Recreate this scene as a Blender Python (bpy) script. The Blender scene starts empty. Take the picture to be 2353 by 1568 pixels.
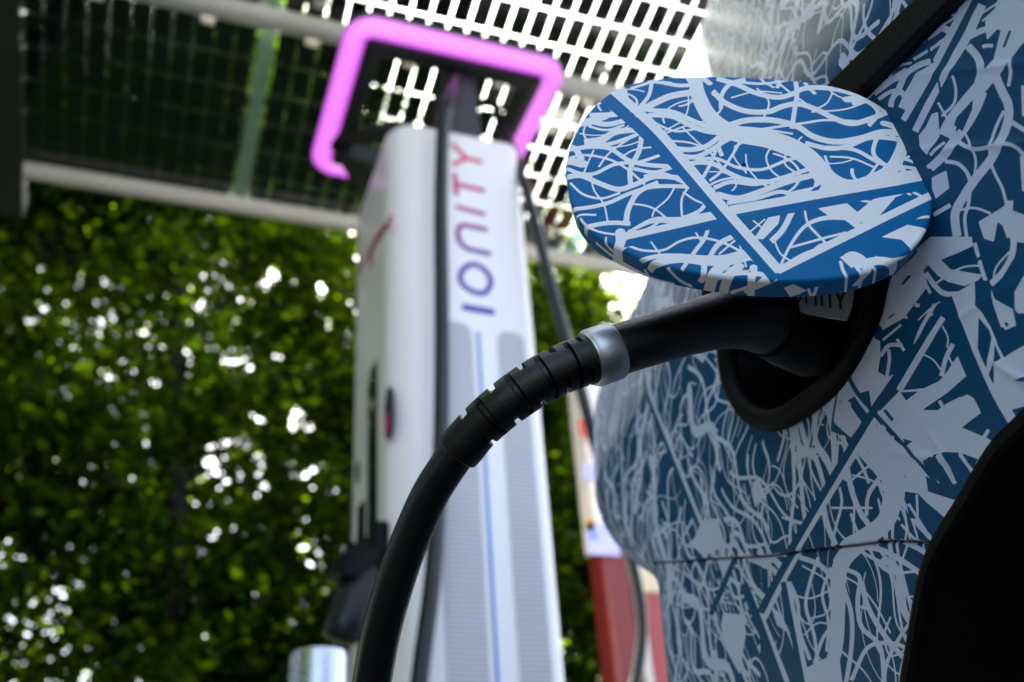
import bpy, math, random
import numpy as np
from mathutils import Vector

R_ = math.radians
rng = np.random.default_rng(7)
random.seed(7)
sc = bpy.context.scene
COL = sc.collection

# ------------------------------------------------------------------ site frame
# X runs along the row of chargers, Y away from the parking bay, Z up; metres.
F = 2288.0
CX, CY = 1176.5, 784.0
S = np.array([[0.9393913225734073, -0.12392383250076058, -0.31966674336268996],
              [-0.33659604168766255, -0.5105888662584958, -0.791202953971395],
              [-0.06516937773204323, 0.8508477498302427, -0.5213550218563459]])
EYE = np.array([0, 0, 0.6])
SUN_DIR = np.array([0.38079671, 0.92465878, 1.16948443]); SUN_DIR /= np.linalg.norm(SUN_DIR)

def ray(x, y):
    return S @ np.array([(x - CX) / F, (CY - y) / F, -1.0])
def at(x, y, d):
    return EYE + ray(x, y) * d
def hit(x, y, P, n):
    v = ray(x, y); n = np.asarray(n, float)
    return EYE + v * (((np.asarray(P) - EYE) @ n) / (v @ n))
def project(p):
    q = (np.asarray(p) - EYE) @ S
    return CX + F * q[..., 0] / -q[..., 2], CY - F * q[..., 1] / -q[..., 2]
def unit(v):
    v = np.asarray(v, float); return v / np.linalg.norm(v)

# ------------------------------------------------------------------ mesh helpers
def link(name, me, mats, parent=None, loc=(0, 0, 0)):
    o = bpy.data.objects.new(name, me)
    COL.objects.link(o)
    for m in (mats if isinstance(mats, (list, tuple)) else [mats]):
        me.materials.append(m)
    o.location = loc
    if parent is not None:
        o.parent = parent
    return o

def make_mesh(name, V, faces, smooth=True, auto=None):
    me = bpy.data.meshes.new(name)
    V = np.asarray(V, np.float32)
    if isinstance(faces, np.ndarray) and faces.ndim == 2:
        nf, k = faces.shape
        me.vertices.add(len(V)); me.vertices.foreach_set('co', V.ravel())
        me.loops.add(nf * k); me.loops.foreach_set('vertex_index', faces.astype(np.int32).ravel())
        me.polygons.add(nf)
        me.polygons.foreach_set('loop_start', np.arange(0, nf * k, k, dtype=np.int32))
        me.polygons.foreach_set('loop_total', np.full(nf, k, np.int32))
        me.update(calc_edges=True)
    else:
        me.from_pydata([tuple(map(float, v)) for v in V], [], [tuple(int(i) for i in f) for f in faces])
        me.update()
    if smooth:
        me.polygons.foreach_set('use_smooth', np.ones(len(me.polygons), bool))
    if auto is not None:
        import bmesh
        bm = bmesh.new(); bm.from_mesh(me)
        for e in bm.edges:
            if len(e.link_faces) == 2 and e.calc_face_angle(0) > R_(auto):
                e.smooth = False
        bm.to_mesh(me); bm.free()
    return me

def merge(*parts):
    V, Fs, o = [], [], 0
    for v, f in parts:
        V.append(np.asarray(v, float)); Fs += [tuple(i + o for i in g) for g in f]; o += len(v)
    return np.vstack(V), Fs

def box(c, s, ax=None):
    c = np.asarray(c, float); s = np.asarray(s, float) / 2
    V = np.array([[x, y, z] for x in (-1, 1) for y in (-1, 1) for z in (-1, 1)], float) * s
    if ax is not None:
        V = V @ np.asarray(ax)
    return V + c, [(0, 1, 3, 2), (4, 6, 7, 5), (0, 4, 5, 1), (2, 3, 7, 6), (0, 2, 6, 4), (1, 5, 7, 3)]

def bbox3(c, s, b=0.004, ax=None):
    """bevelled box"""
    c = np.asarray(c, float); h = np.asarray(s, float) / 2
    import bmesh
    bm = bmesh.new(); bmesh.ops.create_cube(bm, size=1)
    for v in bm.verts:
        v.co = Vector((v.co.x * 2 * h[0], v.co.y * 2 * h[1], v.co.z * 2 * h[2]))
    bmesh.ops.bevel(bm, geom=list(bm.edges), offset=min(b, min(h) * .9), segments=2, affect='EDGES', profile=.6)
    bm.verts.index_update()
    V = np.array([v.co[:] for v in bm.verts]); Fs = [tuple(v.index for v in f.verts) for f in bm.faces]
    bm.free()
    if ax is not None:
        V = V @ np.asarray(ax)
    return V + c, Fs

def catmull(P, n=8, closed=False):
    P = np.asarray(P, float)
    if len(P) < 3 and not closed:
        t = np.linspace(0, 1, n + 1)[:, None]; return P[0] * (1 - t) + P[-1] * t
    out = []
    m = len(P); segs = m if closed else m - 1
    for i in range(segs):
        if closed:
            p0, p1, p2, p3 = P[(i - 1) % m], P[i], P[(i + 1) % m], P[(i + 2) % m]
        else:
            p1, p2 = P[i], P[i + 1]
            p0 = P[i - 1] if i > 0 else 2 * p1 - p2
            p3 = P[i + 2] if i + 2 < m else 2 * p2 - p1
        for k in range(n):
            t = k / n
            out.append(.5 * ((2 * p1) + (-p0 + p2) * t + (2 * p0 - 5 * p1 + 4 * p2 - p3) * t * t + (-p0 + 3 * p1 - 3 * p2 + p3) * t ** 3))
    if not closed:
        out.append(P[-1])
    return np.array(out)

def frames(P, ref=None):
    T = np.gradient(P, axis=0); T /= np.linalg.norm(T, axis=1)[:, None]
    a = np.asarray(ref if ref is not None else (0.31, 0.2, 0.93), float)
    A, B = [], []
    for t in T:
        a = a - t * (a @ t); a /= np.linalg.norm(a)
        A.append(a.copy()); B.append(np.cross(t, a))
    return T, np.array(A), np.array(B)

def tube(P, r, k=16, caps=True, ref=None, closed=False, rfun=None, ry=None):
    """swept tube; r scalar or per point; ry a second half-axis"""
    P = np.asarray(P, float); n = len(P)
    T, A, B = frames(P, ref)
    if closed:
        T = np.roll(P, -1, 0) - np.roll(P, 1, 0); T /= np.linalg.norm(T, axis=1)[:, None]
        a = np.asarray(ref, float)
        A = a - T * (T @ a)[:, None]; A /= np.linalg.norm(A, axis=1)[:, None]; B = np.cross(T, A)
    r = np.broadcast_to(np.asarray(r, float), (n,)); r2 = r if ry is None else np.broadcast_to(np.asarray(ry, float), (n,))
    ph = np.arange(k) * 2 * np.pi / k
    rr = np.ones((n, k)) if rfun is None else rfun(n, ph)
    V = P[:, None, :] + (A[:, None, :] * (np.cos(ph)[None, :] * r[:, None] * rr)[..., None]) + (B[:, None, :] * (np.sin(ph)[None, :] * r2[:, None] * rr)[..., None])
    V = V.reshape(-1, 3)
    Fs = []
    for i in range(n if closed else n - 1):
        for j in range(k):
            a, b = i * k + j, i * k + (j + 1) % k
            i2 = (i + 1) % n
            Fs.append((a, b, i2 * k + (j + 1) % k, i2 * k + j))
    if caps and not closed:
        Fs.append(tuple(range(k))[::-1]); Fs.append(tuple(range((n - 1) * k, n * k)))
    return V, Fs

def lathe(prof, c, k=32):
    prof = np.asarray(prof, float); ph = np.arange(k) * 2 * np.pi / k
    V = np.array([[c[0] + r * np.cos(p), c[1] + r * np.sin(p), c[2] + z] for r, z in prof for p in ph])
    Fs = [(i * k + j, i * k + (j + 1) % k, (i + 1) * k + (j + 1) % k, (i + 1) * k + j) for i in range(len(prof) - 1) for j in range(k)]
    return V, Fs

def stack(sections, capped=True):
    """loft of equal-length closed loops with end caps"""
    n, k = len(sections), len(sections[0])
    V = np.vstack(sections)
    Fs = [(i * k + j, i * k + (j + 1) % k, (i + 1) * k + (j + 1) % k, (i + 1) * k + j) for i in range(n - 1) for j in range(k)]
    if capped:
        Fs.append(tuple(range(k))[::-1]); Fs.append(tuple(range((n - 1) * k, n * k)))
    return V, Fs

def rrect(x0, x1, y0, y1, rad, seg=8):
    """rounded rectangle, rad = 4 corner radii (x0y0, x1y0, x1y1, x0y1)"""
    if np.isscalar(rad): rad = [rad] * 4
    out = []
    for (cx, cy, r, a0) in ((x0 + rad[0], y0 + rad[0], rad[0], 180), (x1 - rad[1], y0 + rad[1], rad[1], 270),
                            (x1 - rad[2], y1 - rad[2], rad[2], 0), (x0 + rad[3], y1 - rad[3], rad[3], 90)):
        for i in range(seg + 1):
            a = R_(a0 + 90 * i / seg); out.append((cx + r * math.cos(a), cy + r * math.sin(a)))
    return np.array(out)

def inset_loop(L, d):
    a = np.roll(L, 1, 0); b = np.roll(L, -1, 0)
    t = b - a; t /= np.maximum(np.linalg.norm(t, axis=1), 1e-9)[:, None]
    return L + np.stack([-t[:, 1], t[:, 0]], 1) * d

def empty(name, loc, label, cat, group=None):
    o = bpy.data.objects.new(name, None); COL.objects.link(o)
    o.location = loc; o.empty_display_size = .1
    tag(o, label, cat, group)
    return o
def tag(o, label=None, cat=None, group=None, kind=None):
    if label: o['label'] = label
    if cat: o['category'] = cat
    if group: o['group'] = group
    if kind: o['kind'] = kind
    return o

class Thing:
    def __init__(s, name, loc, label, cat, group=None):
        s.base = np.asarray(loc, float); s.root = empty(name, loc, label, cat, group)
    def part(s, name, VF, mat, parent=None, smooth=True, auto=35, label=None):
        V, Fs = VF
        me = make_mesh(name, np.asarray(V) - s.base, Fs, smooth, auto if smooth else None)
        o = link(name, me, mat, parent or s.root)
        if label: o['label'] = label
        return o

# ------------------------------------------------------------------ materials
def new_mat(name):
    m = bpy.data.materials.new(name); m.use_nodes = True
    nt = m.node_tree; return m, nt, nt.nodes['Principled BSDF']

def pbr(name, col, rough=.5, metal=0, coat=0, bump=0, bscale=60, vary=.12, vscale=8, spec=.5, emit=None, es=1):
    m, nt, b = new_mat(name)
    N = nt.nodes.new; L = nt.links.new
    tc = N('ShaderNodeTexCoord')
    nz = N('ShaderNodeTexNoise'); nz.inputs['Scale'].default_value = vscale; nz.inputs['Detail'].default_value = 5
    L(tc.outputs['Object'], nz.inputs['Vector'])
    mx = N('ShaderNodeMix'); mx.data_type = 'RGBA'; mx.blend_type = 'MIX'
    mx.inputs['A'].default_value = (*[c * (1 - vary) for c in col], 1)
    mx.inputs['B'].default_value = (*[min(1, c * (1 + vary)) for c in col], 1)
    L(nz.outputs['Fac'], mx.inputs['Factor']); L(mx.outputs['Result'], b.inputs['Base Color'])
    mr = N('ShaderNodeMapRange'); mr.inputs['To Min'].default_value = max(0, rough - .08); mr.inputs['To Max'].default_value = rough + .08
    L(nz.outputs['Fac'], mr.inputs['Value']); L(mr.outputs['Result'], b.inputs['Roughness'])
    b.inputs['Metallic'].default_value = metal; b.inputs['Specular IOR Level'].default_value = spec
    b.inputs['Coat Weight'].default_value = coat; b.inputs['Coat Roughness'].default_value = .08
    if emit:
        b.inputs['Emission Color'].default_value = (*emit, 1); b.inputs['Emission Strength'].default_value = es
    if bump:
        n2 = N('ShaderNodeTexNoise'); n2.inputs['Scale'].default_value = bscale; n2.inputs['Detail'].default_value = 4
        L(tc.outputs['Object'], n2.inputs['Vector'])
        bp = N('ShaderNodeBump'); bp.inputs['Strength'].default_value = bump; bp.inputs['Distance'].default_value = .002
        L(n2.outputs['Fac'], bp.inputs['Height']); L(bp.outputs['Normal'], b.inputs['Normal'])
    return m

def wrap_mat(name, blue, white):
    """printed vinyl wrap: the print is stored on the surface as a signed distance to the edge of the white ink"""
    m, nt, b = new_mat(name)
    N = nt.nodes.new; L = nt.links.new
    at_ = N('ShaderNodeAttribute'); at_.attribute_name = 'ink'
    mr = N('ShaderNodeMapRange'); mr.interpolation_type = 'SMOOTHSTEP'
    mr.inputs['From Min'].default_value = -.00012; mr.inputs['From Max'].default_value = .00012
    L(at_.outputs['Fac'], mr.inputs['Value'])
    tc = N('ShaderNodeTexCoord')
    nz = N('ShaderNodeTexNoise'); nz.inputs['Scale'].default_value = 6; nz.inputs['Detail'].default_value = 8; nz.inputs['Roughness'].default_value = .7
    L(tc.outputs['Object'], nz.inputs['Vector'])
    def two(c, v):
        x = N('ShaderNodeMix'); x.data_type = 'RGBA'
        x.inputs['A'].default_value = (*[k * (1 - v) for k in c], 1); x.inputs['B'].default_value = (*[min(1, k * (1 + v)) for k in c], 1)
        L(nz.outputs['Fac'], x.inputs['Factor']); return x
    wa, bl = two(white, .06), two(blue, .14)
    # grime specks
    ns = N('ShaderNodeTexNoise'); ns.inputs['Scale'].default_value = 160; ns.inputs['Detail'].default_value = 2
    L(tc.outputs['Object'], ns.inputs['Vector'])
    sp = N('ShaderNodeMapRange'); sp.inputs['From Min'].default_value = .76; sp.inputs['From Max'].default_value = .80
    sp.inputs['To Max'].default_value = .8
    L(ns.outputs['Fac'], sp.inputs['Value'])
    mx = N('ShaderNodeMix'); mx.data_type = 'RGBA'
    L(mr.outputs['Result'], mx.inputs['Factor']); L(bl.outputs['Result'], mx.inputs['A']); L(wa.outputs['Result'], mx.inputs['B'])
    md = N('ShaderNodeMix'); md.data_type = 'RGBA'; md.inputs['B'].default_value = (.05, .045, .04, 1)
    L(sp.outputs['Result'], md.inputs['Factor']); L(mx.outputs['Result'], md.inputs['A'])
    # open panel joint
    sa = N('ShaderNodeAttribute'); sa.attribute_name = 'joint'
    mj = N('ShaderNodeMix'); mj.data_type = 'RGBA'; mj.inputs['B'].default_value = (.03, .006, .007, 1)
    L(sa.outputs['Fac'], mj.inputs['Factor']); L(md.outputs['Result'], mj.inputs['A'])
    L(mj.outputs['Result'], b.inputs['Base Color'])
    b.inputs['Roughness'].default_value = .5; b.inputs['Specular IOR Level'].default_value = .12
    ga = N('ShaderNodeAttribute'); ga.attribute_name = 'glazed'          # film laid over the side glass is glossy
    gm_ = N('ShaderNodeMapRange'); gm_.inputs['To Min'].default_value = .04; gm_.inputs['To Max'].default_value = 1.0
    L(ga.outputs['Fac'], gm_.inputs['Value']); L(gm_.outputs['Result'], b.inputs['Coat Weight'])
    b.inputs['Coat Roughness'].default_value = .16
    n2 = N('ShaderNodeTexNoise'); n2.inputs['Scale'].default_value = 9; n2.inputs['Detail'].default_value = 3
    L(tc.outputs['Object'], n2.inputs['Vector'])
    bp = N('ShaderNodeBump'); bp.inputs['Strength'].default_value = .12; bp.inputs['Distance'].default_value = .01
    L(n2.outputs['Fac'], bp.inputs['Height'])
    b2 = N('ShaderNodeBump'); b2.inputs['Strength'].default_value = .25; b2.inputs['Distance'].default_value = .0004
    L(mr.outputs['Result'], b2.inputs['Height']); L(bp.outputs['Normal'], b2.inputs['Normal'])
    L(b2.outputs['Normal'], b.inputs['Normal'])
    return m

M = {}
M['wrap'] = wrap_mat('vinyl_wrap_body_shaded', (.0003, .066, .18), (.58, .65, .89))  # same film as the flap, colour darkened for the shade on the car side
M['wrap_flap'] = wrap_mat('vinyl_wrap_flap_lit', (.0003, .13, .36), (.82, .85, .92))  # lit copy of the body film, colour brightened for the light it catches
M['rubber'] = pbr('black_rubber', (.0025, .0025, .003), .38, spec=.34, bump=.15, bscale=500, vary=.3, vscale=20)
M['cable'] = pbr('black_cable_jacket', (.0025, .0026, .0032), .30, spec=.42, bump=.12, bscale=300, vary=.3, vscale=14)
M['seal'] = pbr('port_seal_rubber', (.0025, .0025, .003), .6, spec=.10, bump=.3, bscale=300, vary=.3, vscale=20)
M['black_gloss'] = pbr('gloss_black_plastic', (.004, .004, .005), .12, vary=.2)
M['black_plastic'] = pbr('matt_black_plastic', (.0025, .0025, .003), .5, spec=.10, bump=.2, bscale=400, vary=.3)
M['liner'] = pbr('felt_liner', (.0025, .0025, .003), .95, bump=.8, bscale=250, vary=.4, spec=.1)
M['alu'] = pbr('satin_aluminium', (.40, .42, .45), .40, metal=1, bump=.1, bscale=700, vary=.08)
M['steel'] = pbr('brushed_steel', (.52, .53, .55), .28, metal=1, bump=.15, bscale=200, vary=.1)
M['galv'] = pbr('pale_painted_steel', (.50, .48, .45), .45, bump=.15, bscale=40, vary=.14, vscale=5)
M['dark_steel'] = pbr('dark_grey_steel', (.010, .014, .011), .6, vary=.2)
M['white_paint'] = pbr('white_powder_coat', (.86, .785, .745), .38, vary=.03, vscale=3, coat=.15)
M['grille'] = None
M['charcoal'] = pbr('charcoal_plastic', (.011, .010, .013), .5, vary=.15)
M['recess'] = pbr('port_recess_plastic', (.0025, .0025, .003), .22, spec=.3)
M['screen'] = pbr('dark_screen_glass', (.012, .022, .022), .08, vary=.2)
M['navy_line'] = pbr('blue_stripe', (.16, .26, .60), .45, vary=.08)
M['magenta'] = pbr('magenta_sticker', (.62, .03, .17), .45, vary=.08)
M['crimson'] = pbr('crimson_emblem', (.50, .03, .10), .45, vary=.1)
M['red'] = pbr('red_paint', (.16, .011, .009), .4, vary=.12, vscale=3)
M['red_dot'] = pbr('red_sticker', (.75, .06, .03), .5, vary=.05)
M['blue_st'] = pbr('blue_sticker', (.22, .30, .72), .5, vary=.15, vscale=30)
M['pale_st'] = pbr('pale_lilac_sticker', (.50, .50, .78), .5, vary=.2, vscale=60)
M['yellow'] = pbr('yellow_paint', (.72, .42, .03), .45, vary=.1)
M['cream'] = pbr('cream_paint', (.72, .66, .44), .5, vary=.06)
M['pink'] = pbr('faded_red_paint', (.34, .06, .06), .5, vary=.1)
M['label_grey'] = pbr('grey_label', (.42, .43, .47), .4, vary=.05)
M['ink_black'] = pbr('black_ink', (.012, .012, .014), .5)
M['bark'] = pbr('bark', (.018, .014, .011), .9, bump=.8, bscale=30, vary=.3)
M['tyre'] = pbr('tyre_rubber', (.012, .012, .012), .8, bump=.4, bscale=120, vary=.2)

def letter_mat():
    m, nt, b = new_mat('gradient_lettering')
    N = nt.nodes.new; L = nt.links.new
    tc = N('ShaderNodeTexCoord'); sx = N('ShaderNodeSeparateXYZ'); L(tc.outputs['Object'], sx.inputs['Vector'])
    mr = N('ShaderNodeMapRange'); mr.inputs['From Min'].default_value = 1.98; mr.inputs['From Max'].default_value = 2.72
    L(sx.outputs['Z'], mr.inputs['Value'])
    cr = N('ShaderNodeValToRGB'); e = cr.color_ramp.elements
    e[0].position = 0; e[0].color = (.012, .016, .26, 1); e[1].position = 1; e[1].color = (.75, .035, .16, 1)
    for p, c in ((.3, (.06, .035, .36, 1)), (.5, (.12, .02, .28, 1)), (.75, (.48, .02, .18, 1))):
        k = e.new(p); k.color = c
    L(mr.outputs['Result'], cr.inputs['Fac']); L(cr.outputs['Color'], b.inputs['Base Color'])
    b.inputs['Roughness'].default_value = .45
    return m
M['letters'] = letter_mat()

def grille_mat():
    m, nt, b = new_mat('perforated_grille')
    N = nt.nodes.new; L = nt.links.new
    tc = N('ShaderNodeTexCoord')
    w = N('ShaderNodeTexWave'); w.wave_type = 'BANDS'; w.bands_direction = 'Z'; w.inputs['Scale'].default_value = 26
    w.inputs['Distortion'].default_value = .4
    L(tc.outputs['Object'], w.inputs['Vector'])
    cr = N('ShaderNodeMix'); cr.data_type = 'RGBA'
    cr.inputs['A'].default_value = (.44, .41, .40, 1); cr.inputs['B'].default_value = (.60, .56, .56, 1)
    L(w.outputs['Fac'], cr.inputs['Factor']); L(cr.outputs['Result'], b.inputs['Base Color'])
    b.inputs['Roughness'].default_value = .5
    bp = N('ShaderNodeBump'); bp.inputs['Strength'].default_value = .5; bp.inputs['Distance'].default_value = .004
    L(w.outputs['Fac'], bp.inputs['Height']); L(bp.outputs['Normal'], b.inputs['Normal'])
    return m
M['grille'] = grille_mat()

def glass_mat():
    m = bpy.data.materials.new('solar_glass'); m.use_nodes = True
    nt = m.node_tree; nt.nodes.clear(); N = nt.nodes.new; L = nt.links.new
    out = N('ShaderNodeOutputMaterial'); mix = N('ShaderNodeMixShader')
    fr = N('ShaderNodeFresnel'); fr.inputs['IOR'].default_value = 1.45
    tr = N('ShaderNodeBsdfTransparent'); tr.inputs['Color'].default_value = (.90, .95, .93, 1)
    gl = N('ShaderNodeBsdfGlossy'); gl.inputs['Roughness'].default_value = .03
    L(fr.outputs['Fac'], mix.inputs['Fac']); L(tr.outputs['BSDF'], mix.inputs[1]); L(gl.outputs['BSDF'], mix.inputs[2])
    L(mix.outputs['Shader'], out.inputs['Surface'])
    return m
M['glass'] = glass_mat()
def frosted_mat():
    m = bpy.data.materials.new('frosted_strip'); m.use_nodes = True
    nt = m.node_tree; nt.nodes.clear(); N = nt.nodes.new; L = nt.links.new
    out = N('ShaderNodeOutputMaterial'); mix = N('ShaderNodeMixShader'); mix.inputs['Fac'].default_value = .45
    d = N('ShaderNodeBsdfDiffuse'); d.inputs['Color'].default_value = (.20, .27, .22, 1)
    t = N('ShaderNodeBsdfTransparent'); t.inputs['Color'].default_value = (.55, .70, .66, 1)
    L(d.outputs['BSDF'], mix.inputs[1]); L(t.outputs['BSDF'], mix.inputs[2]); L(mix.outputs['Shader'], out.inputs['Surface'])
    return m
M['frosted'] = frosted_mat()
M['cell'] = pbr('silicon_cell', (.003, .004, .008), .3, vary=.3, vscale=4, spec=.15)
M['halo'] = None
EXPO = 3.35
def halo_mat():
    m, nt, b = new_mat('magenta_light_band')
    N = nt.nodes.new; L = nt.links.new
    lw = N('ShaderNodeLayerWeight'); lw.inputs['Blend'].default_value = .64
    mx = N('ShaderNodeMix'); mx.data_type = 'RGBA'
    mx.inputs['A'].default_value = (1.0, .36, 1.0, 1); mx.inputs['B'].default_value = (.58, .03, .78, 1)
    L(lw.outputs['Facing'], mx.inputs['Factor'])
    L(mx.outputs['Result'], b.inputs['Emission Color']); b.inputs['Emission Strength'].default_value = 1.15 / 2 ** EXPO
    b.inputs['Base Color'].default_value = (.08, .02, .09, 1); b.inputs['Roughness'].default_value = .4
    return m
M['halo'] = halo_mat()

def leaf_mat(name, dif, trn):
    m = bpy.data.materials.new(name); m.use_nodes = True
    nt = m.node_tree; nt.nodes.clear(); N = nt.nodes.new; L = nt.links.new
    out = N('ShaderNodeOutputMaterial'); add = N('ShaderNodeMixShader'); add.inputs['Fac'].default_value = .5
    d = N('ShaderNodeBsdfPrincipled'); t = N('ShaderNodeBsdfTranslucent')
    g = N('ShaderNodeAttribute'); g.attribute_name = 'tone'
    def ramp(c, k):
        x = N('ShaderNodeMix'); x.data_type = 'RGBA'
        x.inputs['A'].default_value = (*[v * .3 for v in c], 1); x.inputs['B'].default_value = (*[min(1, v * 4.2) for v in c], 1)  # bright end of the range paints sun-struck leaves into the colour
        L(g.outputs['Fac'], x.inputs['Factor']); L(x.outputs['Result'], k)
    ramp(dif, d.inputs['Base Color']); ramp(trn, t.inputs['Color'])
    d.inputs['Roughness'].default_value = .5; d.inputs['Specular IOR Level'].default_value = .08
    L(d.outputs['BSDF'], add.inputs[1]); L(t.outputs['BSDF'], add.inputs[2]); L(add.outputs['Shader'], out.inputs['Surface'])
    return m
M['leaf'] = leaf_mat('beech_leaf', (.005, .019, .001), (.150, .235, .003))

# ------------------------------------------------------------------ vinyl print fields
class Field:
    """regular raster over a flat (u,v) chart; value = signed distance to the white ink edge (+ inside)"""
    def __init__(s, u0, u1, v0, v1, step):
        s.u0, s.v0, s.st = u0, v0, step
        s.nu, s.nv = int(round((u1 - u0) / step)) + 1, int(round((v1 - v0) / step)) + 1
        s.u = u0 + np.arange(s.nu) * step; s.v = v0 + np.arange(s.nv) * step
        s.a = np.full((s.nv, s.nu), -.004, np.float32)
    def win(s, P, pad):
        lo, hi = P.min(0) - pad, P.max(0) + pad
        i0, i1 = max(0, int((lo[0] - s.u0) / s.st)), min(s.nu, int((hi[0] - s.u0) / s.st) + 2)
        j0, j1 = max(0, int((lo[1] - s.v0) / s.st)), min(s.nv, int((hi[1] - s.v0) / s.st) + 2)
        return (i0, i1, j0, j1) if i1 > i0 and j1 > j0 else None
    def put(s, w, d, white):
        i0, i1, j0, j1 = w
        b = s.a[j0:j1, i0:i1]
        s.a[j0:j1, i0:i1] = np.maximum(b, d) if white else np.minimum(b, -d)
    def poly(s, P, white=True):
        P = np.asarray(P, float); w = s.win(P, .003)
        if w is None: return
        U, V = np.meshgrid(s.u[w[0]:w[1]], s.v[w[2]:w[3]])
        d2 = np.full(U.shape, 1e9); wn = np.zeros(U.shape, int)
        for a, b in zip(P, np.roll(P, -1, 0)):
            e = b - a; L2 = e @ e
            if L2 < 1e-14: continue
            t = np.clip(((U - a[0]) * e[0] + (V - a[1]) * e[1]) / L2, 0, 1)
            d2 = np.minimum(d2, (U - a[0] - t * e[0]) ** 2 + (V - a[1] - t * e[1]) ** 2)
            cr = e[0] * (V - a[1]) - e[1] * (U - a[0])
            wn += ((a[1] <= V) & (b[1] > V) & (cr > 0)).astype(int) - ((a[1] > V) & (b[1] <= V) & (cr < 0)).astype(int)
        d = np.clip(np.where(wn != 0, 1, -1) * np.sqrt(d2), -.004, .004).astype(np.float32)
        s.put(w, d, white)
    def strand(s, P, r, white=True):
        r = np.broadcast_to(np.asarray(r, float), (len(P),))
        for k in range(len(P) - 1):
            a, b = P[k], P[k + 1]; ra = (r[k] + r[k + 1]) / 2
            w = s.win(np.array([a, b]), ra + .002)
            if w is None: continue
            U, V = np.meshgrid(s.u[w[0]:w[1]], s.v[w[2]:w[3]])
            e = b - a; L2 = max(e @ e, 1e-14)
            t = np.clip(((U - a[0]) * e[0] + (V - a[1]) * e[1]) / L2, 0, 1)
            d = ra - np.sqrt((U - a[0] - t * e[0]) ** 2 + (V - a[1] - t * e[1]) ** 2)
            s.put(w, np.clip(d, -.004, .004).astype(np.float32), white)
    def sample(s, u, v):
        x = np.clip((u - s.u0) / s.st, 0, s.nu - 1.001); y = np.clip((v - s.v0) / s.st, 0, s.nv - 1.001)
        i, j = x.astype(int), y.astype(int); fx, fy = x - i, y - j
        a = s.a
        return a[j, i] * (1 - fx) * (1 - fy) + a[j, i + 1] * fx * (1 - fy) + a[j + 1, i] * (1 - fx) * fy + a[j + 1, i + 1] * fx * fy

def ribbon(pts, w):
    """outline of a brush stroke, w scalar or (w0, w1)"""
    C = catmull(pts, 7)
    n = len(C); w = np.linspace(*w, n) if np.size(w) > 1 else np.full(n, float(w))
    T = np.gradient(C, axis=0); T /= np.maximum(np.linalg.norm(T, axis=1), 1e-9)[:, None]
    Nn = np.stack([-T[:, 1], T[:, 0]], 1) * (w / 2)[:, None]
    return np.vstack([C + Nn, (C - Nn)[::-1]])

def wave(c, ang, length, amp, wl, ph, n=40):
    x = np.linspace(-length / 2, length / 2, n)
    y = amp * np.sin(2 * np.pi * x / wl + ph) + .35 * amp * np.sin(2 * np.pi * x / (wl * 2.3) + ph * 1.7)
    ca, sa = math.cos(ang), math.sin(ang)
    return np.stack([c[0] + x * ca - y * sa, c[1] + x * sa + y * ca], 1)
# ------------------------------------------------------------------ car body surface
CAZ = R_(10)
A_ = np.array([math.sin(CAZ), math.cos(CAZ), 0]); N_ = np.array([-A_[1], A_[0], 0])   # along the car to its rear, outward
P0 = at(1850, 800, .63); O_ = np.array([P0[0], P0[1], 0])
RHO, TMAX = .22, 1.42
PC = (.015, P0[2] + .048)                                                       # middle of the charge port (s, h)

def n0(h):
    h = np.asarray(h, float)
    k = np.maximum(h - 1.03, 0)
    return -.24 * (np.sqrt(k * k + .02 ** 2) - .02) - .5 * np.maximum(.82 - h, 0) ** 2

def surf(t, h, sr, off=0.0):
    t = np.asarray(t, float); h = np.asarray(h, float)
    th = np.clip((t - sr) / RHO, 0, TMAX); ex = np.maximum(t - sr - RHO * TMAX, 0)
    s = np.where(t < sr, t, sr + RHO * np.sin(th) + ex * math.cos(TMAX))
    rr = np.sqrt(((t - PC[0]) / .113) ** 2 + ((h - PC[1]) / .083) ** 2)
    n = n0(h) - RHO * (1 - np.cos(th)) - ex * math.sin(TMAX) - .007 * np.exp(-((rr - 1) / .22) ** 2)
    return s * 1.0, n + off

def world(s, n, h):
    return O_ + s[..., None] * A_ + n[..., None] * N_ + np.asarray(h)[..., None] * np.array([0, 0, 1.0])

# rear corner line (where the side turns into the tail), found so that the corner leans and steps in below the bumper ledge
SIL = np.array([(1700, -500), (1660, -100), (1640, 0), (1592, 170), (1560, 420), (1525, 655), (1480, 725), (1415, 820), (1374, 890), (1365, 950), (1364, 1050),
                (1367, 1130), (1382, 1185), (1420, 1235), (1470, 1268), (1497, 1285), (1504, 1305), (1515, 1420), (1530, 1568), (1550, 1750), (1580, 2000)], float)
HS = np.arange(.45, 1.90, .01); SR = []
tt = np.linspace(-.1, 2.2, 700)
for h in HS:
    lo, hi = .1, 1.5
    for _ in range(22):
        m = (lo + hi) / 2
        s, n = surf(tt, np.full_like(tt, h), m); x, y = project(world(s, n, np.full_like(tt, h)))
        k = np.argmin(x)
        if x[k] > np.interp(y[k], SIL[:, 1], SIL[:, 0]): lo = m
        else: hi = m
    SR.append((lo + hi) / 2)
SR = np.array(SR)
for _ in range(2):
    SR[1:-1] = (SR[:-2] + 2 * SR[1:-1] + SR[2:]) / 4
def srf(h): return np.interp(h, HS, SR)

def on_body(px):
    """(t, h) on the car side under picture points (used once to lay traced print and seams onto the sheet metal)"""
    out = []
    for x, y in px:
        v = ray(x, y); n = 0.0; t = 0; h = .9
        for _ in range(25):
            k = ((O_ - EYE) @ N_ + n) / (v @ N_)
            p = EYE + v * k; t = (p - O_) @ A_; h = p[2]
            sr = float(srf(h))
            if t > sr + .06: t = sr + .06
            n = .5 * n + .5 * float(surf(np.array(min(t, sr)), np.array(h), sr)[1])
        out.append((t, h))
    return np.array(out)


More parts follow.
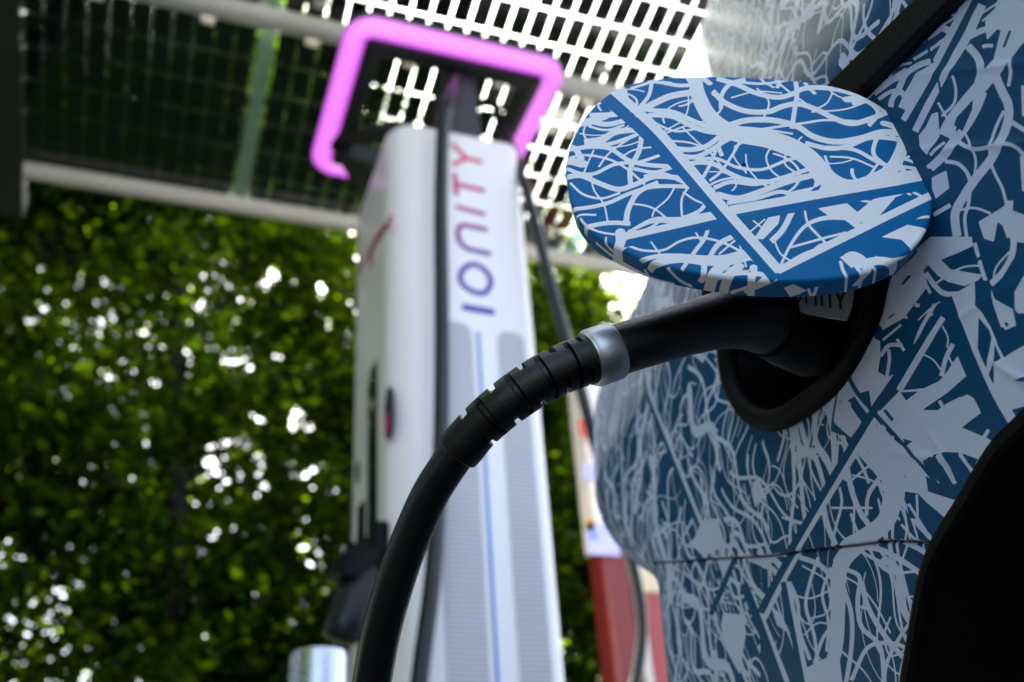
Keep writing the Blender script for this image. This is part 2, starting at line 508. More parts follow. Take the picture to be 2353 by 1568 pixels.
FB = Field(-.36, 1.05, .60, 1.55, .0006)
def bpoly(px, white=True): FB.poly(on_body(px), white)
def bstroke(px, w, white=True):
    FB.poly(on_body(ribbon(px, np.multiply(w, px.k))), white)
class Px(list):
    k = 1.0
def scaled(k, x0, y0):
    def f(p):
        q = Px((x0 + k * x, y0 + k * y) for x, y in p); q.k = k; return q
    return f

Tz, Mz, Lz = scaled(.3517, 1930.2, 0), scaled(.3517, 1930.2, 551.5), scaled(.4724, 1286.8, 827.3)

# random brush strands over the whole side
def orient(t, h): return 1.1 * math.sin(7 * t + 2.1 * h) + .9 * math.sin(9 * h - 3 * t + 1)
for i in range(1500):
    c = (rng.uniform(-.36, .95), rng.uniform(.60, 1.54))
    a = (math.pi / 2 + .35 * math.sin(9 * c[0] + 5 * c[1]) + rng.normal(0, .38)) if rng.random() < .72 else orient(*c) + rng.normal(0, .4)
    ln = rng.uniform(.05, .20); w = float(np.clip(rng.lognormal(math.log(.0013), .55), .0006, .0055))
    P = wave(c, a, ln, rng.uniform(.003, .012), rng.uniform(.045, .10), rng.uniform(0, 6.3), 26)
    FB.strand(P, np.linspace(w * rng.uniform(.5, 1), w, len(P)))
for i in range(280):
    c = np.array((rng.uniform(-.36, .95), rng.uniform(.60, 1.54))); r = rng.uniform(.012, .04); a0 = rng.uniform(0, 6.3)
    th = np.linspace(a0, a0 + rng.uniform(1.5, 5), 26)
    FB.strand(c + np.stack([r * np.cos(th), r * np.sin(th) * rng.uniform(.7, 1.3)], 1), rng.uniform(.0005, .0011))
for i in range(40):
    c = np.array((rng.uniform(-.36, .95), rng.uniform(.60, 1.54))); k = rng.integers(4, 7)
    th = np.sort(rng.uniform(0, 6.3, k)); r = rng.uniform(.004, .014, k)
    FB.poly(c + np.stack([r * np.cos(th), r * np.sin(th)], 1))
for c, a, ln in (((.30, 1.05), 1.15, .5), ((.45, .88), 1.9, .4), ((.26, 1.25), .5, .5), ((.62, 1.1), 1.4, .5)):
    d = np.array((math.cos(a), math.sin(a))); q = np.array((-d[1], d[0])); c = np.array(c)
    FB.strand(np.array([c - d * ln / 2, c + d * ln / 2]), .0035, False)
    FB.strand(np.array([c - d * ln / 2, c + d * ln / 2]) + q * .0065, .0030)

# -- traced print, upper right quarter panel (ground colour first)
bpoly(Tz([(560, 200), (930, -40), (1300, -60), (1300, 1700), (300, 1700), (300, 900), (420, 760)]), False)
bpoly(Tz([(150, 700), (560, 230), (860, -40), (960, -40), (400, 880), (300, 900)]), False)
bpoly(Mz([(-60, 830), (230, 540), (400, 100), (640, -40), (1300, -40), (1300, 1700), (0, 1700), (-60, 1560), (90, 1300), (-60, 1250)]), False)
bpoly(Lz([(1380, 560), (1460, 420), (1600, 640), (1800, 700), (1900, 760), (1760, 1000), (1690, 1600), (960, 1600), (960, 1300), (1120, 980), (1300, 650)]), False)
for w, p in (
    (40, [(380, 590), (430, 490), (510, 430), (610, 395)]), (15, [(320, 505), (380, 435), (470, 410)]), (36, [(330, 700), (345, 640), (390, 600), (425, 640), (440, 720)]),
    (42, [(220, 610), (330, 530), (440, 460)]), (20, [(480, 390), (580, 330), (700, 255)]), (44, [(630, 165), (720, 205)]), (15, [(690, 90), (790, 108)]),
    (13, [(800, 30), (740, 120), (655, 175)]), (13, [(590, 335), (650, 275), (730, 230)]), (9, [(440, 640), (530, 570), (640, 520)]), (11, [(510, 470), (545, 488), (590, 480)]),
    (26, [(250, 650), (330, 600), (400, 590)]), (30, [(470, 300), (560, 260), (690, 170)]), (10, [(300, 560), (420, 500), (520, 420)]),
    (40, [(835, 245), (900, 212), (955, 190)]), (50, [(835, 300), (895, 370), (925, 450), (900, 550)]), (58, [(1000, 460), (1055, 590), (1100, 690), (1095, 800), (1050, 920), (980, 1050), (885, 1170), (805, 1290), (752, 1400), (765, 1545)]),
    (22, [(1112, 385), (1115, 470), (1100, 565)]), (56, [(935, 600), (895, 700), (840, 800), (765, 905), (690, 1005), (590, 1100)]),
    (18, [(735, 495), (757, 590), (742, 680), (665, 760)]), (15, [(640, 670), (690, 760), (740, 860), (780, 930), (870, 973), (970, 965), (1070, 940), (1150, 962), (1210, 1030)]),
    (26, [(770, 925), (870, 974), (970, 965), (1070, 940), (1150, 960), (1215, 1030)]), (16, [(810, 860), (860, 960), (887, 1060), (870, 1190)]),
    (20, [(1070, 725), (1020, 830), (990, 930), (980, 1040), (1010, 1130), (1060, 1230), (1085, 1325)]), (26, [(685, 1055), (770, 1070), (830, 1130), (858, 1210)]),
    (22, [(850, 1215), (840, 1330), (815, 1430), (832, 1580)]), (16, [(785, 1372), (880, 1360), (985, 1395)]), (30, [(1125, 800), (1215, 858)]), (22, [(1195, 560), (1200, 760)]),
    (28, [(610, 1405), (722, 1340)]), (20, [(590, 1015), (685, 930)]), (26, [(570, 1095), (695, 1010)]), (22, [(730, 770), (745, 870), (700, 960)]), (16, [(900, 560), (960, 470), (1000, 400)]),
    (24, [(1000, 300), (950, 300), (930, 310)]), (14, [(930, 140), (1010, 70)]), (12, [(925, 90), (1030, 20)]), (30, [(1190, 1020), (1205, 1250)]),
    (92, [(1125, 240), (1050, 400), (965, 510), (850, 645), (735, 790), (685, 890)])):
    bstroke(Tz(p), w)
for p in ([(1040, -30), (1260, -40), (1260, 220), (1180, 300), (1112, 392), (1060, 470), (990, 520), (1000, 400), (1050, 200), (1030, 190), (960, 262), (948, 140), (1010, 60)],
          [(600, 1160), (695, 1115), (715, 1230), (625, 1300), (600, 1230)], [(515, 885), (560, 830), (600, 745), (640, 732), (652, 890), (570, 1015), (520, 950)],
          [(905, 1450), (1070, 1350), (1088, 1312), (1132, 1310), (1128, 1375), (1215, 1410), (1215, 1590), (1095, 1570), (1062, 1475), (1030, 1450), (1005, 1580), (940, 1560)],
          [(430, 720), (520, 560), (600, 420), (500, 480), (420, 610), (380, 700)]):
    bpoly(Tz(p))
bstroke(Tz([(852, -20), (560, 540), (420, 790)]), 54)
bstroke(Tz([(925, 30), (830, 240), (690, 470), (600, 640), (490, 860)]), (62, 44))
bstroke(Tz([(905, -30), (640, 480), (440, 825)]), 46, False)
bstroke(Tz([(560, 245), (605, 415)]), 18, False); bstroke(Tz([(640, 505), (655, 600)]), 14, False); bstroke(Tz([(1112, 200), (1070, 310)]), 18, False)
bpoly(Tz([(800, 860), (745, 820), (760, 770), (870, 650), (862, 720)]), False)

# -- traced print, middle right
for p in ([(335, 250), (470, 120), (520, 60), (545, 200), (575, 300), (420, 510), (280, 590), (262, 560), (240, 545), (300, 380)],
          [(500, 60), (590, -20), (862, -20), (868, 40), (770, 85), (660, 130), (735, 195), (930, 228), (905, 262), (815, 302), (705, 275), (640, 235), (575, 162), (540, 205)],
          [(700, 380), (890, 270), (882, 400), (985, 570), (1010, 640), (1003, 945), (1010, 800), (1202, 690), (1230, 720), (1230, 1080), (1120, 1110), (1170, 1180), (1100, 1270), (1030, 1200), (850, 770)],
          [(230, 1150), (390, 985), (550, 970), (650, 922), (700, 860), (768, 758), (825, 890), (700, 1000), (540, 1110), (640, 1113), (830, 1010), (875, 1035), (922, 1130), (795, 1226), (950, 1290), (1048, 1345), (962, 1465), (780, 1390), (690, 1385), (620, 1402), (540, 1448), (500, 1480), (360, 1300), (215, 1145)],
          [(-20, 890), (60, 820), (215, 640), (262, 660), (265, 760), (248, 860), (305, 898), (352, 878), (205, 1088), (190, 985), (130, 1000), (50, 1050), (140, 1190), (80, 1300), (-40, 1190)],
          [(1140, 340), (1215, 220), (1230, 480), (1160, 480), (1140, 450)], [(1000, 380), (1130, 455), (1150, 560), (1080, 590), (1060, 560)]):
    bpoly(Mz(p))
for w, p in ((34, [(560, 215), (620, 300), (680, 350), (765, 355)]), (14, [(600, 305), (690, 238)]), (13, [(740, 205), (820, 175), (910, 168)]), (14, [(870, 325), (990, 318)]), (13, [(905, 637), (985, 632)]),
             (22, [(318, 715), (322, 790), (305, 895)]), (26, [(265, 760), (320, 690), (410, 690)]), (20, [(372, 648), (420, 725)]), (24, [(490, 685), (530, 580), (620, 420)]), (9, [(665, 398), (600, 440), (510, 525)]),
             (16, [(280, 655), (400, 555)]), (11, [(545, 748), (610, 785), (655, 845)]), (11, [(672, 560), (705, 640), (700, 705)]), (30, [(738, 680), (690, 780), (662, 890)]), (13, [(700, 745), (738, 820)]),
             (40, [(985, 290), (1060, 215), (1120, 110), (1140, -20)]), (12, [(1000, 280), (1020, 180), (1105, 80)]), (26, [(880, 20), (935, 220), (1000, 380), (1065, 570)]), (20, [(905, 500), (970, 570), (1020, 680), (1065, 780)]),
             (18, [(200, 615), (245, 690)]), (20, [(590, 490), (610, 490)]), (20, [(425, 500), (440, 515)]), (26, [(490, 425), (520, 430)]), (20, [(570, 305), (590, 350)]),
             (60, [(640, 1405), (700, 1500), (730, 1600)]), (16, [(780, 1390), (840, 1470), (905, 1560)]), (13, [(900, 1430), (870, 1580)]), (20, [(95, 1390), (150, 1490), (190, 1590)]), (18, [(120, 1380), (200, 1480), (250, 1540)]),
             (12, [(0, 1280), (60, 1400)]), (14, [(60, 1060), (75, 1120), (110, 1180)])):
    bstroke(Mz(p), w)
bstroke(Mz([(672, 505), (560, 690), (385, 985)]), 42); bstroke(Mz([(235, 1140), (120, 1330), (0, 1530), (-70, 1650)]), 40)
for p in ([(395, 997), (512, 990), (432, 1050)], [(410, 1300), (475, 1315), (430, 1348)], [(880, 275), (975, 262), (1000, 380), (1002, 575), (885, 420)], [(905, 505), (975, 590), (990, 640), (955, 840), (900, 708)],
          [(1012, 615), (1205, 675), (1075, 768), (1030, 690)], [(660, 130), (868, 45), (905, 140), (725, 195)], [(1010, 330), (1130, 130), (1190, 100), (1195, 240), (1130, 340), (1140, 450), (1060, 410)],
          [(540, 1112), (690, 1045), (790, 1030), (640, 1112)], [(970, 880), (1003, 805), (1005, 950)], [(1070, 535), (1105, 545), (1088, 575)], [(1160, 490), (1215, 510), (1215, 590)], [(1140, 920), (1215, 890), (1215, 930)],
          [(165, 1300), (190, 1270), (235, 1310), (240, 1365)], [(245, 1320), (290, 1378), (258, 1370)], [(395, 298), (440, 235), (472, 230), (420, 290)], [(305, 520), (340, 485), (365, 478), (330, 510)],
          [(545, 1445), (620, 1402), (670, 1480), (740, 1600), (620, 1600)], [(700, 1388), (740, 1390), (860, 1540), (800, 1560)], [(800, 1395), (975, 1460), (940, 1560), (880, 1530)]):
    bpoly(Mz(p), False)
bstroke(Mz([(640, 1120), (700, 1075), (790, 1030)]), 12); bstroke(Mz([(650, 1050), (680, 1110)]), 24)
bstroke(Mz([(590, 1400), (680, 1480), (760, 1590)]), (14, 14)); bstroke(Mz([(780, 1400), (890, 1540)]), 18); bstroke(Mz([(905, 1440), (868, 1590)]), 14)
bstroke(Mz([(690, 380), (835, 760), (960, 1040), (1110, 1300)]), 84, False)
bstroke(Mz([(640, 480), (420, 830), (220, 1130), (80, 1320)]), 48, False)
bstroke(Mz([(290, 1110), (345, 1180)]), 22, False); bstroke(Mz([(900, 128), (1110, -10)]), 22, False)
bstroke(Mz([(35, 880), (95, 1000), (180, 1120), (300, 1260), (520, 1490), (650, 1590)]), 24); bstroke(Mz([(40, 860), (110, 985), (210, 1125), (330, 1262), (530, 1470), (660, 1580)]), 20, False)
bstroke(Mz([(940, 1290), (972, 1240)]), 24)

# -- traced print, lower quarter and bumper
low_pts = on_body([(rng.uniform(1620, 2085), rng.uniform(1060, 1590)) for i in range(42)])
for k, c in enumerate(low_pts):
    if k % 3 == 2:
        r = rng.uniform(.012, .03); a0 = rng.uniform(0, 6.3); th = np.linspace(a0, a0 + rng.uniform(1.5, 4), 24)
        FB.strand(c + np.stack([r * np.cos(th), 1.3 * r * np.sin(th)], 1), rng.uniform(.0004, .0009))
    else:
        P = wave(c, math.pi / 2 + rng.normal(0, .3), rng.uniform(.05, .13), rng.uniform(.003, .010), rng.uniform(.05, .09), rng.uniform(0, 6.3), 26)
        FB.strand(P, np.linspace(.6, 1, 26) * rng.uniform(.0006, .0015))
for p in ([(1440, 385), (1510, 300), (1640, 400), (1770, 500), (1790, 640), (1975, 700), (1900, 785), (1830, 740), (1740, 650), (1680, 640), (1672, 700), (1600, 800), (1560, 790), (1605, 650), (1540, 560), (1440, 450)],
          [(780, 1230), (880, 1240), (890, 1330), (860, 1530), (800, 1420), (770, 1300)], [(1180, 1500), (1340, 1420), (1360, 1600), (1170, 1600)], [(690, 780), (770, 770), (800, 900), (700, 960), (640, 900)],
          [(1010, 1190), (1060, 1240), (1110, 1340), (1040, 1290)]):
    bpoly(Lz(p))
for w, p in (((95, 60), [(1625, 640), (1580, 790), (1430, 900), (1345, 1010), (1335, 1200), (1325, 1400), (1270, 1600)]), (50, [(1600, 790), (1500, 850), (1400, 890), (1330, 990)]),
             (26, [(1395, 520), (1420, 640), (1460, 740), (1500, 800)]), (22, [(1500, 650), (1545, 600), (1600, 660)]), (18, [(1490, 760), (1500, 660), (1560, 560)]), (9, [(1420, 560), (1500, 580), (1580, 620)]),
             (12, [(1320, 720), (1420, 720), (1520, 720)]), (13, [(1360, 620), (1370, 700), (1340, 820), (1320, 920)]), (26, [(1280, 700), (1300, 800), (1340, 900)]), (12, [(1400, 600), (1540, 480), (1570, 420)]),
             (22, [(1380, 1020), (1440, 1060), (1430, 1180), (1450, 1300), (1540, 1400), (1560, 1600)]), (24, [(1450, 1080), (1480, 1200), (1560, 1340), (1680, 1480)]), (34, [(1550, 960), (1620, 1020), (1640, 1120), (1660, 1230), (1720, 1320)]),
             (14, [(1500, 960), (1580, 1030), (1700, 1030), (1760, 1010)]), (26, [(1460, 910), (1560, 930), (1680, 1000), (1770, 1070)]), (18, [(1560, 1600), (1570, 1480), (1640, 1340), (1720, 1240)]), (22, [(1360, 1100), (1400, 1240), (1400, 1400), (1370, 1600)]),
             (9, [(1340, 1040), (1440, 1100), (1520, 1200), (1590, 1330)]), (9, [(1620, 1100), (1680, 1150), (1740, 1140)]), (10, [(1590, 1250), (1560, 1340), (1590, 1440), (1680, 1400)]), (20, [(1400, 1560), (1480, 1400), (1600, 1380), (1700, 1420)]),
             (16, [(1240, 960), (1200, 1080), (1180, 1200), (1220, 1340), (1240, 1500)]), (18, [(1100, 1080), (1140, 1180), (1150, 1320), (1200, 1460)]), (9, [(1160, 1000), (1280, 1080), (1290, 1220), (1200, 1260)]), (14, [(1300, 1010), (1260, 1140), (1290, 1280), (1280, 1420)]),
             (10, [(1110, 1140), (1200, 1160), (1300, 1120)]), (24, [(1150, 960), (1250, 1000), (1330, 1090)]), (9, [(1170, 1340), (1240, 1280), (1330, 1300)]), (16, [(1220, 1480), (1260, 1360), (1300, 1300)]),
             (20, [(1700, 720), (1760, 820), (1830, 900)]), (13, [(1660, 800), (1740, 880), (1850, 900)]), (12, [(1730, 660), (1730, 760), (1850, 750)]), (20, [(1690, 700), (1740, 800), (1800, 860)]), (26, [(1650, 880), (1760, 940), (1800, 1000)])):
    bstroke(Lz(p), w)
bstroke(Lz([(1530, 300), (1400, 510), (1130, 960), (970, 1270)]), 30); bstroke(Lz([(905, 1120), (980, 1290), (1090, 1570)]), 26); bstroke(Lz([(1090, 1080), (1130, 1280), (1190, 1580)]), 24)
bstroke(Lz([(1560, 190), (1300, 620), (1060, 1035), (960, 1230)]), 36, False); bstroke(Lz([(880, 1090), (960, 1300), (1060, 1580)]), 40, False); bstroke(Lz([(1070, 1080), (1110, 1290), (1165, 1580)]), 26, False)
bstroke(Lz([(840, 960), (720, 1240)]), 26, False); bstroke(Lz([(1390, 55), (1450, 170), (1560, 290), (1740, 490), (1860, 630), (1975, 698)]), 17, False)
bpoly(Lz([(1765, 500), (1830, 465), (1905, 640), (1860, 610)]), False); bpoly(Lz([(1880, 450), (1980, 500), (2030, 590), (1960, 650)]), False); bpoly(Lz([(1675, 645), (1730, 650), (1900, 790), (1700, 770)]), False)
bstroke(Lz([(1960, 480), (2035, 590)]), 14); bstroke(Lz([(2035, 490), (1980, 640)]), 12); bstroke(Lz([(1735, 655), (1740, 760)]), 12); bstroke(Lz([(1695, 700), (1790, 850)]), 14)

# ------------------------------------------------------------------ the car
car_at = O_ + A_ * -.2 + N_ * -.9
car = Thing('wrapped_car', (car_at[0], car_at[1], 0), 'car wrapped in blue and white scribble camouflage film with its charge flap open', 'car')
FRONT = -1.6
tl = np.concatenate([np.linspace(FRONT, -.38, 30)[:-1], np.arange(-.38, -.27, .004), np.arange(-.27, .13, .0006), np.arange(.13, .62, .001), np.arange(.62, 1.0, .004), np.linspace(1.0, 2.6, 40)])
hl = np.concatenate([np.arange(.32, .66, .008), np.arange(.66, 1.02, .0006), np.arange(1.02, 1.45, .001), np.arange(1.45, 1.9, .008)])
TG, HG = np.meshgrid(tl, hl)
seam_px = Lz([(430, 985), (560, 982), (700, 970), (880, 962), (1000, 955), (1140, 935), (1350, 910), (1600, 880), (1700, 885), (1860, 892), (2000, 890)])
seam = on_body(seam_px)
seam_h = np.interp(TG, seam[::-1][:, 0], seam[::-1][:, 1])
dseam = HG - seam_h
s_, n_ = surf(TG, HG, srf(HG))
wid = .0007
n_ = n_ - .003 * np.exp(-(dseam / wid) ** 2) - np.where(dseam < 0, .0022, 0)
V = world(s_, n_, HG)
# vinyl wrinkles and lifted edges near the seam and arch
wr = np.zeros_like(TG)
for c, a, ln, hgt in (((-.105, .775), 1.2, .03, .0008), ((-.13, .745), 1.5, .035, .0010), ((-.08, .80), .5, .03, .0007), ((-.17, .79), .9, .03, .0009), ((-.16, .84), .2, .04, .0006), ((-.2, .90), .7, .12, .0008), ((-.22, .93), .75, .12, .0006)):
    du = (TG - c[0]) * math.cos(a) + (HG - c[1]) * math.sin(a); dv = -(TG - c[0]) * math.sin(a) + (HG - c[1]) * math.cos(a)
    wr += hgt * np.exp(-(du / ln) ** 2 - (dv / .0022) ** 2)
V = V + wr[..., None] * N_
# wheel arch opening and charge port opening
arch_px = [(2420, 905), (2353, 955), (2335, 985), (2290, 1015), (2240, 1105), (2205, 1165), (2140, 1262), (2118, 1340), (2100, 1450), (2082, 1568), (2070, 1700)]
ae = on_body(arch_px)
ae = np.vstack([ae[0] + np.array([-.35, .02]), ae[0] + np.array([-.12, .035]), ae, ae[-1] + np.array([.02, -.14]), ae[-1] + np.array([.03, -.4])])
arch = catmull(ae, 10)
for _ in range(60): arch[1:-1] = (arch[:-2] + 2 * arch[1:-1] + arch[2:]) / 4
arch_poly = np.vstack([arch, [(-.9, arch[-1][1]), (-.9, arch[0][1])]])
port = np.array([(128, 47), (112, 12), (85, -12), (48, -27), (-13, -36), (-60, -33), (-92, -20), (-108, 25), (-102, 80), (-60, 116), (15, 128), (85, 118), (122, 80)], float) / 1000 + np.array([0, P0[2]])
port = catmull(port, 8, True)
def inside(P, U, V_):
    c = np.zeros(U.shape, bool)
    for a, b in zip(P, np.roll(P, -1, 0)):
        k = ((a[1] > V_) != (b[1] > V_))
        if a[1] != b[1]:
            c ^= k & (U < (b[0] - a[0]) * (V_ - a[1]) / (b[1] - a[1]) + a[0])
    return c
port_c = port.mean(0)
port_in = port_c + (port - port_c) * .92
hole = inside(arch_poly, TG, HG) | inside(port_in, TG, HG)
nu, nv = len(tl), len(hl)
idx = np.arange(nu * nv).reshape(nv, nu)
Q = np.stack([idx[:-1, :-1], idx[:-1, 1:], idx[1:, 1:], idx[1:, :-1]], -1)
keep = ~(hole[:-1, :-1] & hole[:-1, 1:] & hole[1:, 1:] & hole[1:, :-1])
Q = Q[keep]
me = make_mesh('body', V.reshape(-1, 3) - car.base, Q)
ink = FB.sample(TG, HG).astype(np.float32)
me.attributes.new('ink', 'FLOAT', 'POINT').data.foreach_set('value', ink.ravel())
jt = np.clip(1.4 - np.abs(dseam) / .0005, 0, 1).astype(np.float32)
gz = np.clip((HG - 1.035) / .01, 0, 1).astype(np.float32)
me.attributes.new('glazed', 'FLOAT', 'POINT').data.foreach_set('value', gz.ravel())
me.attributes.new('joint', 'FLOAT', 'POINT').data.foreach_set('value', jt.ravel())
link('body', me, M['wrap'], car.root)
del TG, HG, V, Q, ink, jt, wr, dseam, seam_h, s_, n_, idx

def body_pts(th, off=0.0):
    th = np.asarray(th, float)
    s, n = surf(th[:, 0], th[:, 1], srf(th[:, 1]), off)
    return world(s, n, th[:, 1])

# wheel arch: rolled lip, felt liner running inboard, tyre and rim deep in the arch
lip = body_pts(arch, -.002)
car.part('arch_lip', tube(lip, .0045, 10), M['black_plastic'])
Lv, Lf = [], []
ks = np.linspace(0, 1, 12)
for k in ks:
    q = lip - N_ * (.30 * k); q = q + np.array([0, 0, 1.0]) * (.05 * k) + A_ * (.05 * k)
    Lv.append(q)
m_ = len(lip)
Lf = [(i * m_ + j, (i + 1) * m_ + j, (i + 1) * m_ + j + 1, i * m_ + j + 1) for i in range(len(ks) - 1) for j in range(m_ - 1)]
wall = np.vstack([Lv[-1], Lv[-1] * np.array([1, 1, 0]) + np.array([0, 0, .3]) - A_ * .9])
Lv.append(Lv[-1] * np.array([1, 1, 0]) + np.array([0, 0, .3]) - A_ * .9)
Lf += [((len(ks) - 1) * m_ + j, len(ks) * m_ + j, len(ks) * m_ + j + 1, (len(ks) - 1) * m_ + j + 1) for j in range(m_ - 1)]
car.part('wheel_arch_liner', (np.vstack(Lv), Lf), M['liner'])
car.part('liner_clip', lathe([(0, .004), (.006, .003), (.008, 0), (.008, -.004)], at(2247, 1357, .62), 16), M['black_gloss'])
wc = O_ + A_ * -.52 - N_ * .20 + np.array([0, 0, .36])
ring_ = lambda r, y: [wc + N_ * y + r * (A_ * math.cos(a) + np.array([0, 0, 1.0]) * math.sin(a)) for a in np.linspace(0, 2 * np.pi, 48, endpoint=False)]
wheel = car.part('wheel', stack([np.array(ring_(.02, .06)), np.array(ring_(.05, .075)), np.array(ring_(.06, .05)), np.array(ring_(.06, -.05))]), M['dark_steel'])
car.part('tyre', stack([np.array(ring_(r, y)) for r, y in ((.24, -.1), (.31, -.115), (.345, -.1), (.352, -.05), (.352, .05), (.345, .1), (.31, .115), (.24, .1))]), M['tyre'], wheel)
sp = []
for k in range(5):
    a = 2 * np.pi * k / 5; d = A_ * math.cos(a) + np.array([0, 0, 1.0]) * math.sin(a)
    sp.append(tube(np.array([wc + N_ * .06 + d * .04, wc + N_ * .075 + d * .14, wc + N_ * .09 + d * .235]), [.035, .025, .032], 10))
sp.append(stack([np.array(ring_(r, y)) for r, y in ((.225, -.09), (.238, -.09), (.238, .1), (.225, .1))]))
car.part('rim', merge(*sp), M['alu'], wheel)

# black trim between the side panel and the tailgate
tp = []
for k in np.linspace(0, 1, 30):
    l = np.array((2292, -165)) * (1 - k) + np.array((1690, 412)) * k
    r = np.array((2395, -170)) * (1 - k) + np.array((1770, 445)) * k
    tp.append((l, r))
tl_, tr_ = on_body([q[0] for q in tp]), on_body([q[1] for q in tp])
rows = []
for off, f in ((-.004, 0), (.004, 0), (.007, .12), (.007, .88), (.004, 1), (-.004, 1)):
    rows.append(body_pts(tl_ * (1 - f) + tr_ * f, off))
car.part('window_trim', stack([np.array([rows[j][i] for j in range(6)]) for i in range(30)]), M['black_plastic'])

# charge port: thick rubber seal, glossy recess, inlet face
seal_path = body_pts(port_c + (port - port_c) * .945, .002)
cp = car.part('charge_port', (lambda L: stack([L(-.002, .93), L(-.02, .90), L(-.06, .84), L(-.10, .78)], False))(lambda off, k: body_pts(port_c + (port - port_c) * k, off)), M['recess'])
car.part('port_floor', (lambda L: stack([L(-.099, .79), L(-.101, .4)]))(lambda off, k: body_pts(port_c + (port - port_c) * k, off)), M['liner'], cp)
car.part('port_seal', tube(seal_path, .0078, 14, closed=True, ref=N_), M['seal'], cp)
ic = O_ + A_ * .0 + np.array([0, 0, P0[2] + .045])
inl = []
for cz, rad, hh in ((.018, .028, .0), (-.030, .030, .0)):
    c = ic + np.array([0, 0, cz])
    prof = [(rad, -.054), (rad, -.03), (rad - .004, -.028), (rad - .006, -.05)]
    inl.append(stack([np.array([c + N_ * y + r * (A_ * math.cos(a) + np.array([0, 0, 1.0]) * math.sin(a)) for a in np.linspace(0, 2 * np.pi, 28, endpoint=False)]) for r, y in prof]))
car.part('inlet_socket', merge(*inl), M['black_plastic'], cp)

# ------------------------------------------------------------------ open charge flap
FAZ, FTL = R_(24), R_(8)
Bf = np.array([math.sin(FAZ), math.cos(FAZ), 0])
nf = unit(-Bf * math.cos(FTL) + np.array([0, 0, math.sin(FTL)]))
Lx = np.array([Bf[1], -Bf[0], 0]); Uf = unit(np.cross(nf, Lx)); Uf = Uf if Uf[2] > 0 else -Uf
Pf = at(1725, 405, .52)
def on_flap(px):
    out = []
    for x, y in px:
        p = hit(x, y, Pf, nf) - Pf; out.append((p @ Lx, p @ Uf))
    return np.array(out)
Z1 = lambda p: [(1240.8 + .4727 * x, 91.9 + .4727 * y) for x, y in p]
FF = Field(-.13, .13, -.12, .12, .0002)
fs = lambda w, p, white=True: FF.poly(on_flap(ribbon(Z1(p), np.multiply(w, .4727 * .95))), white)
fp = lambda p, white=True: FF.poly(on_flap(Z1(p)), white)
